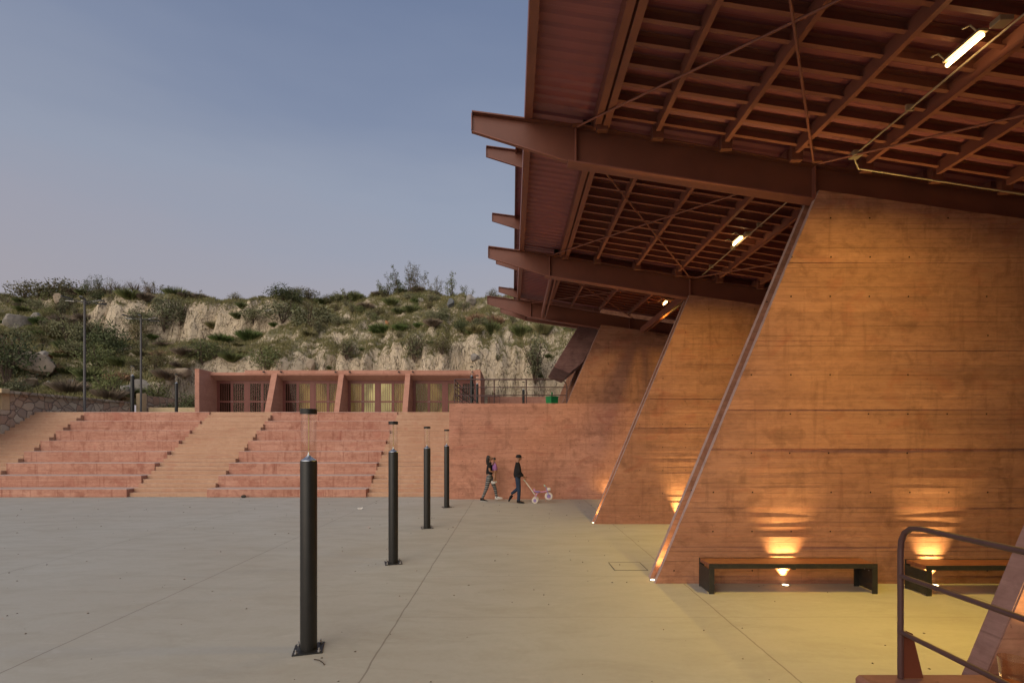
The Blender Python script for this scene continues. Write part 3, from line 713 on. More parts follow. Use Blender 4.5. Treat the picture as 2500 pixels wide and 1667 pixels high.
MB().path([(-2.35, 24.6, ZT), (-2.35, 24.6, ZT+.75), (-.6, 24.6, ZT+.75)], .022, 6).build('top_rail', MT['rail'], sr, smooth=50)
for k in range(8):
    x = -2.35+k*.25
    MB().path([(x, 24.6, ZT), (x, 24.6, ZT+.75)], .012, 5).build('baluster', MT['rail'], sr)

# green bin
gb = thing('litter_bin', 'bright green litter bin with a stem standing behind the terrace railing', 'bin', (1.72, 21.6, ZT))
bx, by = 1.72, 21.6; a = R(32)
pp = [(bx+.2*math.sqrt(2)*math.cos(a+math.pi/4+k*math.pi/2), by+.2*math.sqrt(2)*math.sin(a+math.pi/4+k*math.pi/2)) for k in range(4)]
gm = MB().add([(p[0]*.9+bx*.1, p[1]*.9+by*.1, ZT+.03) for p in pp]+[(p[0], p[1], ZT+.46) for p in pp], [(3,2,1,0),(4,5,6,7),(0,1,5,4),(1,2,6,5),(2,3,7,6),(3,0,4,7)])
gm.build('bin_body', MT['green'], gb, bevel=.01)
MB().path([(bx, by, ZT), (bx, by, ZT+.68)], .035, 10).build('stem', MT['green'], gb, smooth=50)
rim = MB()
for k in range(4):
    p, q = pp[k], pp[(k+1)%4]; rim.beam((p[0], p[1], ZT+.47), (q[0], q[1], ZT+.47), .03, .03)
rim.build('rim', MT['green'], gb)

# ------------------------------------------------------------------ the steel canopy
GY = [2.4, 7.95, 13.45, 19.05]
def zo(Y): return 0 if Y < 13.5 else .27*(Y-13.5)/5.5
def xo(Y): return 0 if Y < 15 else -.3
def zS(X): return 7.20-.155*(X-1)
cp = thing('steel_canopy', 'large red oxide steel canopy resting on the leaning fin walls', 'canopy', (5, 8, 0))
XN = [-.63, 1.0, 4.75, 14.0]
ZTOP = [7.38, 7.165, 6.53, 5.30]; ZBOT = [7.12, 6.60, 6.02, 4.80]
def girder(Y, dx=0, dz=0, par=None, X=XN, T=ZTOP, B=ZBOT, fl=.11):
    X = [x+dx for x in X]; T = [z+dz for z in T]; B = [z+dz for z in B]
    poly = list(zip(X, B))+list(zip(X, T))[::-1]
    g = MB()
    for i in range(len(X)-1): g.prism_y([(X[i], B[i]), (X[i+1], B[i+1]), (X[i+1], T[i+1]), (X[i], T[i])], Y-.008, Y+.008)
    w = g.build('girder', MT['steel'], par, fix=False)
    tf = MB(); bf = MB()
    for i in range(len(X)-1):
        tf.prism_y([(X[i], T[i]+.001), (X[i+1], T[i+1]+.001), (X[i+1], T[i+1]+.022), (X[i], T[i]+.022)], Y-(fl if i else fl*.8), Y+(fl if i else fl*.8))
        if i: bf.prism_y([(X[i]-.12*(i==1), B[i]-.022+.019*(i==1)), (X[i+1], B[i+1]-.022), (X[i+1], B[i+1]-.001), (X[i]-.12*(i==1), B[i]-.001+.019*(i==1))], Y-fl, Y+fl)
        else: bf.prism_y([(X[i], B[i]-.014), (X[i+1]-.13, B[i+1]+.035), (X[i+1]-.13, B[i+1]+.048), (X[i], B[i]-.001)], Y-.035, Y+.035)
    tf.build('top_flange', MT['steel'], w); bf.build('bottom_flange', MT['steel_l'], w)
    for i in (1, 2):
        MB().box(X[i]-.008, X[i]+.008, Y-fl+.01, Y-.009, B[i]+.002, T[i]-.002).build('stiffener', MT['steel_l'], w)
    MB().box(X[0]-.012, X[0]-.001, Y-.06, Y+.06, B[0], T[0]).build('end_plate', MT['steel_l'], w)
    return w
for Y in GY: girder(Y, xo(Y), zo(Y), cp)
# purlins along the slope
k = 0; Y = -13.98
while Y < 19.2:
    if min(abs(Y-g) for g in GY) > .16:
        d = zo(Y); x0 = 1.45; x1 = 14.0
        pm = MB(); q_ = lambda a_, b_, ya_, yb2: pm.prism_y([(x0, zS(x0)+a_+d), (x1, zS(x1)+a_+d), (x1, zS(x1)+b_+d), (x0, zS(x0)+b_+d)], ya_, yb2)
        q_(.085, .091, Y-.030, Y+.030); q_(.0912, .2188, Y+.024, Y+.030); q_(.219, .225, Y-.030, Y+.030)
        pm.build('purlin', MT['steel_l'], cp)
    Y += .3555
# beams along the building
yseg = [(-14, 2.36), (2.44, 7.91), (7.99, 13.41), (13.49, 18.95)]
BX = [2.26, 3.32, 4.41, 5.50, 6.58, 7.66, 8.74, 9.82, 10.9, 12.0, 13.1]
for (ya, yb_) in yseg:
    da, db = zo(ya), zo(yb_)
    for X in BX:
        m = MB(); z = zS(X)
        m.add([(X-.035,ya,z+da),(X+.035,ya,z+da),(X+.035,yb_,z+db),(X-.035,yb_,z+db),(X-.035,ya,z+.19+da),(X+.035,ya,z+.19+da),(X+.035,yb_,z+.19+db),(X-.035,yb_,z+.19+db)],
              [(0,3,2,1),(4,5,6,7),(0,1,5,4),(1,2,6,5),(2,3,7,6),(3,0,4,7)])
        m.build('longitudinal_beam', MT['steel_l'], cp)
    for X in (1.33, 1.46):
        z = zS(X)-.04; m = MB()
        m.add([(X-.05,ya,z+da),(X+.05,ya,z+da),(X+.05,yb_,z+db),(X-.05,yb_,z+db),(X-.05,ya,z+.24+da),(X+.05,ya,z+.24+da),(X+.05,yb_,z+.24+db),(X-.05,yb_,z+.24+db)],
              [(0,3,2,1),(4,5,6,7),(0,1,5,4),(1,2,6,5),(2,3,7,6),(3,0,4,7)])
        m.build('edge_beam', MT['steel_l'], cp)
    for X in (1.2,):
        if ya > 0: MB().box(X-.06, X+.06, ya+.04, ya+.14, zS(X)-.03+da, zS(X)+.22+da).build('bracket', MT['black'], cp)
for X, z in ((1.1, 6.83), (4.78, 6.28)):
    m = MB(); m.beam((X-.03, 13.5, z-.08), (X+.0, 18.6, z+.0), .05, .2); m.beam((X+.10, 13.5, z-.08), (X+.13, 18.6, z+.0), .05, .2); m.build('hanging_channel', MT['steel_l'], cp)
# ribbed sheet
m = MB(); ys = []
Y = -14.0; k = 0  # roof run on unseen behind the camera to block the sky glow
while Y < 19.7:
    p = (0, 0, 1, 1)[k % 4]; ys.append((Y, p)); Y += (.07, .035, .05, .035)[k % 4]; k += 1
for x0, x1, nm in ((.24, 1.42, 'soffit_sheet'), (1.42, 14.2, 'roof_sheet')):
    m = MB()
    for Y, p in ys:
        d = zo(Y)+p*.03+.235
        m.v += [(x0, Y, zS(x0)+d-(.06 if nm[0] == 's' else 0)), (x1, Y, zS(x1)+d-(.06 if nm[0] == 's' else 0))]
    m.f = [(2*i, 2*i+1, 2*i+3, 2*i+2) for i in range(len(ys)-1)]
    m.build(nm, MT['deck'], cp, fix=False)
m = MB()
m.add([(-.0+.235,-14,7.5),(14.2,-14,zS(14.2)+.31),(14.2,13.5,zS(14.2)+.31),(.235,13.5,7.62),(.235,-14,7.62),(.235,19.7,7.9),(14.2,19.7,zS(14.2)+.6)], [(1,4,3,2),(2,3,5,6)])
m.build('roof_top', MT['deck'], cp, fix=False)
m = MB()
for ya, yb_ in ((-14, 13.5), (13.5, 19.7)):
    da, db = zo(ya), zo(yb_); z = zS(.25)-.03
    for (xa, xb_, zl, zh) in ((.20, .215, 0, .34), (.20, .32, -.012, 0)):
        m.add([(xa,ya,z+zl+da),(xb_,ya,z+zl+da),(xb_,yb_,z+zl+db),(xa,yb_,z+zl+db),(xa,ya,z+zh+da),(xb_,ya,z+zh+da),(xb_,yb_,z+zh+db),(xa,yb_,z+zh+db)],
              [(0,3,2,1),(4,5,6,7),(0,1,5,4),(1,2,6,5),(2,3,7,6),(3,0,4,7)])
m.build('fascia', MT['steel_l'], cp)
# bracing rods
def rod(p, q): MB().path([p, q], .017, 6).build('bracing_rod', MT['steel_l'], cp, smooth=60)
def zr_(X): return zS(X)-.06
for (x0, y0, x1, y1) in ((1.02, 7.85, 5.8, 2.4), (4.72, 7.85, .93, 2.4), (4.78, 7.85, 10.4, 2.4), (1.0, 8.05, 4.72, 13.35), (4.75, 8.05, 1.03, 13.35), (4.85, 13.35, 9.0, 8.05), (9, 13.35, 4.9, 8.05)):
    rod((x0, y0, zr_(x0)), (x1, y1, zr_(x1)))
for (x0, y0, x1, y1) in ((.8, 13.6, 4.6, 18.9), (4.75, 13.6, .75, 18.9)):
    rod((x0, y0, zr_(x0)-.05), (x1, y1, zr_(x1)+.2))
for (x_, y_) in ((1.02, 7.83), (4.74, 7.83), (1.02, 8.07), (4.76, 8.07), (4.76, 13.33), (1.02, 13.33), (4.78, 13.58), (.8, 13.58)):
    zz3 = zr_(x_); MB().box(x_-.075, x_+.075, y_-.06, y_+.06, zz3-.006, zz3+.006).build('node_plate', MT['steel'], cp)
for Yg, dY in ((7.95, 0), (13.45, 0)):
    for X in (1.40, 2.26, 3.32, 4.41, 5.50, 6.58, 7.66):
        zc_ = zS(X)-.02; MB().box(X-.09, X+.09, Yg-.20, Yg-.112, zc_-.09, zc_+.10).build('cleat', MT['steel'], cp, bevel=.006)
# upper canopy beyond
cu_ = thing('steel_canopy', 'higher red steel canopy beyond, only its stub outriggers and edge showing past the near roof', 'canopy', (5, 24, 0))
for Y in (14.9, 19.3, 24.0, 28.6, 33.2):
    girder(Y, -.13, 3.52, cu_, T=[7.38, 7.165, 6.53, 4.9], B=[7.12, 6.60, 6.02, 4.4])
m = MB()
for i in range(20):
    y0 = 14.2+i*1.0; m.add([(.15, y0, 10.84), (.15, y0+.97, 10.84), (14, y0+.97, 8.7), (14, y0, 8.7), (.15, y0, 10.9), (.15, y0+.97, 10.9), (14, y0+.97, 8.76), (14, y0, 8.76)], [(0,3,2,1),(4,5,6,7),(0,1,5,4),(1,2,6,5),(2,3,7,6),(3,0,4,7)])
m.build('roof_sheet', MT['deck'], cu_)
MB().box(.10, .148, 14.2, 34.2, 10.72, 11.05).build('fascia', MT['steel'], cu_)

# ------------------------------------------------------------------ ceiling lights and conduits
TUBE = emit('lamp tube', (1.0, .68, .28), 20)
def ceiling_light(x, y0, y1, label, power):
    z = zS(x)+.0
    t = thing('ceiling_light', label, 'ceiling light', (x, (y0+y1)/2, z), 'tube lights under the canopy')
    MB().beam((x, y0, z+.03), (x, y1, z+.03), .10, .03).build('housing', MT['conduit'], t)
    MB().path([(x, y0+.01, z-.02), (x, y1-.01, z-.02)], .021, 10).build('tube', TUBE, t, smooth=50)
    MB().box(x-.03, x+.12, y0-.21, y0-.09, z-.04, z+.02).build('junction_box', MT['conduit'], t, bevel=.006)
    for yy in (y0+.03, y1-.03):
        MB().path([(x-.04, yy, z+.03), (x-.12, yy, z+.10), (x-.2, yy, z+.06)], .01, 5).build('clip', MT['conduit'], t)
    ld = bpy.data.lights.new('tube_glow', 'AREA'); ld.shape = 'RECTANGLE'; ld.size = .09; ld.size_y = y1-y0; ld.energy = power; ld.color = (1.0, .67, .13); ld.spread = R(150)
    lo = bpy.data.objects.new('tube_glow', ld); C.objects.link(lo); lo.parent = t; lo.location = (0, 0, -.065)
    l2 = bpy.data.lights.new('tube_glow', 'AREA'); l2.shape = 'RECTANGLE'; l2.size = .09; l2.size_y = y1-y0; l2.energy = power*.42; l2.color = (1.0, .66, .08); l2.spread = R(82)
    o2 = bpy.data.objects.new('tube_glow', l2); C.objects.link(o2); o2.parent = t; o2.location = (0, 0, -.072)
    return t
ceiling_light(5.02, 5.34, 5.80, 'glowing tube light under the near part of the canopy roof', 138)
ceiling_light(4.93, 10.75, 11.17, 'glowing tube light under the middle bay of the canopy roof', 112)
ceiling_light(4.88, 15.8, 16.15, 'farthest small tube light, under the last bay of the canopy', 130)
def conduit(label, pts, boxes):
    t = thing('conduit', label, 'conduit', pts[0], 'pale conduits under the canopy roof')
    MB().path(pts, .014, 6).build('pipe', MT['conduit'], t, smooth=50)
    for b_ in boxes:
        x, y, z = b_; MB().box(x-.07, x+.07, y-.07, y+.07, z-.05, z+.03).build('junction_box', MT['conduit'], t, bevel=.006)
    for i in range(4):
        a, b_ = Vector(pts[0]), Vector(pts[1]); p = a.lerp(b_, (i+.5)/4)
        MB().box(p.x-.05, p.x+.05, p.y-.015, p.y+.015, p.z-.02, p.z+.06).build('strap', MT['conduit'], t)
zc = zS(5.15)-.02
conduit('pale conduit running to the near tube light and along the near girder', [(5.17, -1, zc), (5.17, 7.6, zc), (5.35, 7.75, zS(5.35)-.1), (9.5, 7.75, zS(9.5)-.1)], [(5.17, 7.55, zc)])
conduit('pale conduit running to the tube light of the middle bay', [(5.0, 8.3, zS(5.0)-.02), (5.0, 13.2, zS(5.0)-.02)], [])

# ------------------------------------------------------------------ in-ground uplights
LENS = emit('uplight lens', (1.0, .80, .45), 9)
def uplight(x, y, label, power, tilt=(0, .0), z=0, size=70):
    t = thing('ground_uplight', label, 'ground light', (x, y, z), 'round uplights set in the paving')
    MB().lathe((x, y, z), [(.060, .001), (.060, .006), (.046, .007), (.046, .002)], 24).build('ring', MT['alu'], t, smooth=40)
    MB().lathe((x, y, z), [(.045, .003), (.045, .005), (0, .006)], 20).build('lens', LENS, t, smooth=40)
    ld = bpy.data.lights.new('uplight_beam', 'SPOT'); ld.energy = power; ld.color = (1.0, .68, .24); ld.spot_size = R(size); ld.spot_blend = 1.0; ld.shadow_soft_size = .02
    lo = bpy.data.objects.new('uplight_beam', ld); C.objects.link(lo); lo.parent = t; lo.location = (0, 0, .03)
    d = Vector((tilt[0], tilt[1], 1)).normalized(); lo.rotation_euler = (-d).to_track_quat('Z', 'Y').to_euler()
    return t
uplight(4.22, 7.745, 'glowing round uplight in the floor under the nearer bench', 620, (0, .06), size=64)
uplight(6.52, 7.735, 'glowing round uplight in the floor under the bench beside the handrail', 480, (0, .06), size=64)
uplight(4.45, 13.22, 'round uplight hidden at the foot of the middle fin wall', 520, (0, .06), size=62)
uplight(3.75, 18.5, 'round uplight at the foot of the red wall, behind the middle fin wall', 55, (-.25, .08), size=125)
uplight(2.93, 2.66, 'round uplight on the step block at the corner fin wall', 60, (0, .10), z=.916)
for Y, x in ((7.82, 2.275), (13.32, 2.222)):
    uplight(x-.02, Y+.2, 'small uplight at the foot of the slot in the %s fin wall' % ('nearest' if Y < 9 else 'middle'), 120, (.52, 0), size=64)

# ------------------------------------------------------------------ benches
def make_bench(x, y, label):
    L, W, Hh = 2.45, .40, .435
    t = thing('bench', label, 'bench', (x, y, 0), 'slatted benches along the nearest fin wall')
    fr = MB()
    for yy in (y, y+W-.012): fr.box(x, x+L, yy, yy+.012, Hh-.065, Hh+.004)
    fr.build('frame', MT['blacksteel'], t)
    for xx, s_ in ((x, 1), (x+L, -1)):
        lg = MB(); a, b_ = (xx, xx+.01) if s_ > 0 else (xx-.01, xx)
        lg.box(a, b_, y+.013, y+W-.013, .02, Hh-.08)
        e0, e1 = (xx, xx+.075) if s_ > 0 else (xx-.075, xx)
        lg.box(e0, e1, y-.002, y+.011, 0, Hh-.066); lg.box(e0, e1, y+W-.011, y+W+.002, 0, Hh-.066)
        g = lg.build('leg', MT['blacksteel'], t)
        for q in range(4):
            MB().ell((xx+s_*.016, y+.07+q*.09, Hh-.13), .008, .008, .008, 8, 6).build('bolt', MT['galv'], g, smooth=60)
    n = 4; w = (W-.03)/n
    for q in range(n):
        yy = y+.015+q*w
        MB().box(x+.006, x+L-.006, yy+.003, yy+w-.005, Hh-.055, Hh).build('slat', MT['wood'], t, bevel=.004)
    cl = MB().box(x+1.22, x+1.27, y+.02, y+W-.02, Hh-.085, Hh-.058); cl.build('cross_bar', MT['blacksteel'], t)
    return t
bn = make_bench(2.87, 7.30, 'nearer black and reddish slatted bench, whole, lit by the uplight beneath')
c = copy_tree(bn); c.location = (5.95, 7.20, 0); c['label'] = 'second slatted bench, partly behind the handrail at the right'

# ------------------------------------------------------------------ near handrail
hr = thing('handrail', 'dark red pipe handrail with three rails close to the viewer on the step block', 'railing', (2.16, 2.8, .916))
hx, hy = 2.168, 2.8
zt, z2, z3 = 1.765, 1.49, 1.178
MB().path([(hx, hy, .92), (hx, hy, zt-.14), (hx, hy-.006, zt-.08), (hx, hy-.03, zt-.03), (hx, hy-.075, zt), (hx, hy-.14, zt+.01), (hx, .9, zt+.01)], .0150, 14).build('top_rail', MT['rail'], hr, smooth=60)
MB().path([(hx, hy, z2), (hx, .9, z2)], .0135, 12).build('mid_rail', MT['rail'], hr, smooth=60)
MB().path([(hx, hy, z3), (hx, .9, z3)], .0135, 12).build('low_rail', MT['rail'], hr, smooth=60)
MB().prism_y([(hx+.016, .92), (hx+.125, .92), (hx+.065, z3-.01), (hx+.03, z3+.005), (hx+.016, z3-.01)], hy-.004, hy+.004).build('gusset_plate', MT['gusset'], hr)
# glass cup
cg = thing('glass_cup', 'small clear glass cup catching lamplight in the lower right corner', 'cup', (2.6, 2.6, .916))
MB().lathe((2.6, 2.6, .917), [(0, 0), (.045, 0), (.062, .16), (.066, .20), (.063, .20), (.058, .16), (.041, .012), (0, .012)], 24).build('cup_wall', MT['cup'], cg, smooth=45)
MB().lathe((2.6, 2.6, .93), [(0, 0), (.040, 0), (.046, .06), (0, .06)], 20).build('drink', simple('amber drink', (.35,.13,.03), .1), cg, smooth=45)

# access cover in the paving and bits on the ground
ac = thing('access_cover', 'square access cover set flush in the plaza near the nearest fin wall', 'floor cover', (2.05, 8.9, 0))
m = MB()
for a in ((1.76, 2.34, 8.62, 8.632), (1.76, 2.34, 9.168, 9.18), (1.76, 1.772, 8.632, 9.168), (2.328, 2.34, 8.632, 9.168)): m.box(*a, .0005, .004)
m.build('rim', MT['blacksteel'], ac)
MB().box(1.773, 2.327, 8.633, 9.167, .0005, .003).build('lid', MT['plaza'], ac)
tw = MB().path([(-2.02, 5.12, .008), (-1.96, 5.09, .014), (-1.90, 5.04, .010), (-1.87, 5.0, .006)], .005, 5)
tag(tw.build('twig', simple('dead twig', (.05,.035,.025), .9)), 'short dark twig lying in front of the nearest lamp bollard', 'twig')
lit = MB().ell((-4.9, 16.1, .03), .06, .05, .03, 8, 5).add([(-4.93,16.05,.01),(-4.8,16.05,.01),(-4.78,16.12,.07),(-4.92,16.12,.05)], [(0,1,2,3)])
tag(lit.build('paper_scrap', simple('crumpled paper', (.6,.57,.52), .8)), 'crumpled pale paper scrap on the plaza behind the nearest bollard', 'litter')
rs = MB().ell((-10.35, 19.35, .05), .10, .08, .06, 9, 5)
tag(rs.build('debris_clump', simple('dark debris', (.05,.04,.03), .9)), 'small dark clump of debris at the foot of the seating tiers', 'litter')

rgg = random.Random(9); gm_ = MB()
for _ in range(420):
    gx, gy = rgg.uniform(-16, 7), 3.4+15.6*rgg.random()**1.3; r_ = rgg.uniform(.004, .014)*(1+gy*.05)
    a_ = rgg.uniform(0, 6.28); q_ = [(gx+r_*math.cos(a_+k_*2.1)*rgg.uniform(.6, 1.6), gy+r_*math.sin(a_+k_*2.1), .0008) for k_ in range(3)]+[(gx, gy, r_*.8)]
    gm_.add(q_, [(0, 1, 2), (0, 3, 1), (1, 3, 2), (2, 3, 0)])
tag(gm_.build('grit', simple('dark grit and leaf bits', (.11,.085,.06), .9)), 'scattered dark grit and leaf bits on the plaza paving', 'grit', kind='stuff')
# ------------------------------------------------------------------ plants
rng = np.random.default_rng(11)
def leaf_quads(P, D, size, wid=.45):
    """one folded leaf quad per point"""
    n = len(P); D = D/np.linalg.norm(D, axis=1, keepdims=True)
    A = rng.normal(size=(n, 3)); S = np.cross(D, A); S /= np.linalg.norm(S, axis=1, keepdims=True)+1e-9
    sz = (size*(.6+.8*rng.random(n)))[:, None]
    a = P; b = P+D*sz*.5+S*sz*wid*.5; c_ = P+D*sz; d = P+D*sz*.5-S*sz*wid*.5
    V = np.stack([a, b, c_, d], 1).reshape(-1, 3)
    return V, [(4*i, 4*i+1, 4*i+2, 4*i+3) for i in range(n)]
def mesh_obj(name, V, Fc, m, parent=None):
    me = bpy.data.meshes.new(name); me.from_pydata([tuple(map(float, v)) for v in V], [], Fc); me.materials.append(m)
    o = bpy.data.objects.new(name, me); C.objects.link(o); o.parent = parent; return o
LM = {
 'grey': leafmat('grey green leaves', [(0.101,0.121,0.061), (0.162,0.182,0.095), (0.230,0.243,0.142), (0.128,0.128,0.074)]),
 'green': leafmat('mid green leaves', [(0.068,0.101,0.034), (0.115,0.155,0.047), (0.162,0.196,0.068), (0.095,0.115,0.041)]),
 'dark': leafmat('dark green leaves', [(0.034,0.061,0.024), (0.054,0.088,0.034), (0.081,0.121,0.041), (0.041,0.054,0.027)]),
 'bright': leafmat('fresh green leaves', [(0.074,0.135,0.027), (0.108,0.189,0.041), (0.068,0.108,0.027)]),
 'dry': leafmat('dry brush', [(0.216,0.155,0.121), (0.284,0.223,0.176), (0.176,0.128,0.101)]),
 'rust': leafmat('rust brush', [(0.297,0.155,0.095), (0.378,0.216,0.135), (0.230,0.135,0.081)]),
 'straw': leafmat('straw grass', [(0.324,0.263,0.135), (0.216,0.203,0.081), (0.149,0.162,0.061), (0.378,0.311,0.176)]),
 'olive': leafmat('olive brown leaves', [(0.135,0.115,0.047), (0.101,0.108,0.041), (0.189,0.135,0.061)]),
}
BARK = simple('grey brown bark', (.13,.095,.07), .9, 0, (.08,.06,.045), 6, .7, .2)
def stems_mesh(n, h, spread, r0=.018):
    m = MB()
    for k in range(n):
        a = random.uniform(0, 6.28); d = random.uniform(.2, 1)*spread
        p = [(0, 0, -.12)]
        for t_ in (.35, .7, 1.0): p.append((d*math.cos(a)*t_**1.2+random.uniform(-.05, .05), d*math.sin(a)*t_**1.2+random.uniform(-.05, .05), h*t_*random.uniform(.8, 1)))
        m.path(p, [r0, r0*.75, r0*.5, r0*.2], 4)
    return m
PROTO = {}
def proto(kind, mat, style, n, W, H_, leaf, stems=8, wid=.45, name=None):
    name = name or 'shrub'
    o = bpy.data.objects.new(name, None); C.objects.link(o)
    sm_ = stems_mesh(stems, H_*.85, W*.42).build('stems', BARK, o)
    if style == 'ball':
        lobes = [(rng.uniform(-.3, .3)*W, rng.uniform(-.3, .3)*W, rng.uniform(.18, .72)*H_, rng.uniform(.2, .36)) for _ in range(9)]
        P = []
        for _ in range(n):
            l = lobes[rng.integers(len(lobes))]; v = rng.normal(size=3); v /= np.linalg.norm(v); rr = rng.random()**.45
            P.append((l[0]+v[0]*l[3]*W*rr, l[1]+v[1]*l[3]*W*rr, max(.02, l[2]+v[2]*l[3]*H_*rr)))
        P = np.array(P); D = rng.normal(size=P.shape)+np.array([0, 0, .5])
        V, Fc = leaf_quads(P, D, leaf, wid)
    elif style == 'spiky':                       # fountain of upright blades
        a = rng.random(n)*6.283; til = (rng.random(n)**.7)*.9; L = H_*(.55+.5*rng.random(n))
        D = np.stack([np.cos(a)*til, np.sin(a)*til, np.ones(n)], 1); D /= np.linalg.norm(D, axis=1, keepdims=True)
        base = np.stack([np.cos(a)*til*W*.18, np.sin(a)*til*W*.18, np.zeros(n)-.03], 1)
        S = np.stack([-np.sin(a), np.cos(a), np.zeros(n)], 1)*leaf
        tip = base+D*L[:, None]; tip[:, 2] -= til*L*.25; mid = base+D*(L*.55)[:, None]
        V = np.stack([base-S*.5, base+S*.5, mid+S*.45, tip, mid-S*.45], 1).reshape(-1, 3); Fc = [(5*i, 5*i+1, 5*i+2, 5*i+3, 5*i+4) for i in range(n)]
    elif style == 'whip':                        # tall stems with sparse leaves along them
        P = []; D = []
        ns = 14
        for s_ in range(ns):
            a = rng.random()*6.283; til = rng.random()*.45; L = H_*(.6+.4*rng.random())
            for _ in range(n//ns):
                t_ = .25+.75*rng.random(); q = np.array([math.cos(a)*til*L*t_, math.sin(a)*til*L*t_, L*t_])+rng.normal(size=3)*.07*W
                P.append(q); D.append(rng.normal(size=3)+np.array([0, 0, .6]))
        V, Fc = leaf_quads(np.array(P), np.array(D), leaf, wid)
    fo = mesh_obj('foliage', V, Fc, LM[mat], o)
    PROTO[kind] = (o, [sm_, fo], H_)
    return o
proto('grey', 'grey', 'ball', 1300, 1.0, .9, .065)
proto('grey2', 'grey', 'whip', 1000, 1.0, 1.1, .065, 16)
proto('green', 'green', 'ball', 1200, 1.0, .8, .065)
proto('dark', 'dark', 'ball', 1700, 1.0, .95, .06)
proto('bright', 'bright', 'spiky', 700, 1.0, .5, .014)
proto('spiky', 'green', 'spiky', 520, 1.0, .75, .016)
proto('straw', 'straw', 'spiky', 500, 1.0, .50, .012)
proto('dry', 'dry', 'spiky', 650, 1.0, .70, .012)
proto('dry2', 'dry', 'ball', 900, 1.0, .75, .05, 24, .16)
proto('rust', 'rust', 'spiky', 480, 1.0, .60, .014)
proto('olive', 'olive', 'ball', 1200, 1.0, .85, .06)
proto('whip', 'green', 'whip', 420, 1.0, 1.6, .11)
USED = set()
KN = {'grey':'grey-green leafy shrub','grey2':'loose grey-green shrub','green':'mid green shrub','dark':'dense dark green shrub','bright':'fresh green grassy clump','spiky':'spiky green clump','straw':'straw-coloured grass clump',
      'dry':'greyish dead brush','dry2':'mauve-grey dead shrub','rust':'rust-brown dry brush','olive':'olive-brown shrub','whip':'thin upright leafy sapling'}
def plant(kind, x, y, z, w, h=None, label=None, group='shrubs on the dry hillside', name=None, cat='shrub'):
    o, ch, H0 = PROTO[kind]
    if kind not in USED: USED.add(kind); r = o; 
    else: r = copy_tree2(o, ch)
    r.location = (x, y, z-.04); s = w; r.scale = (s, s, (h/H0 if h else s)); r.rotation_euler.z = random.uniform(0, 6.28)
    tag(r, label or KN[kind], cat, group)
    if name: r.name = name
    return r
def copy_tree2(o, ch):
    c = o.copy(); C.objects.link(c)
    for q in ch: d = q.copy(); C.objects.link(d); d.parent = c
    return c
def zone(px, py):
    h = 'left of the first floodlight pole' if px < 200 else 'between the floodlight poles' if px < 341 else 'above the planter' if px < 475 else 'above the first door bay' if px < 660 else 'above the middle door bays' if px < 990 else 'above the last door bay' if px < 1175 else 'behind the terrace railing'
    v = 'on the ridge' if py < 715 else 'high' if py < 790 else 'midway up' if py < 860 else 'low'
    return f'{v}, {h}'
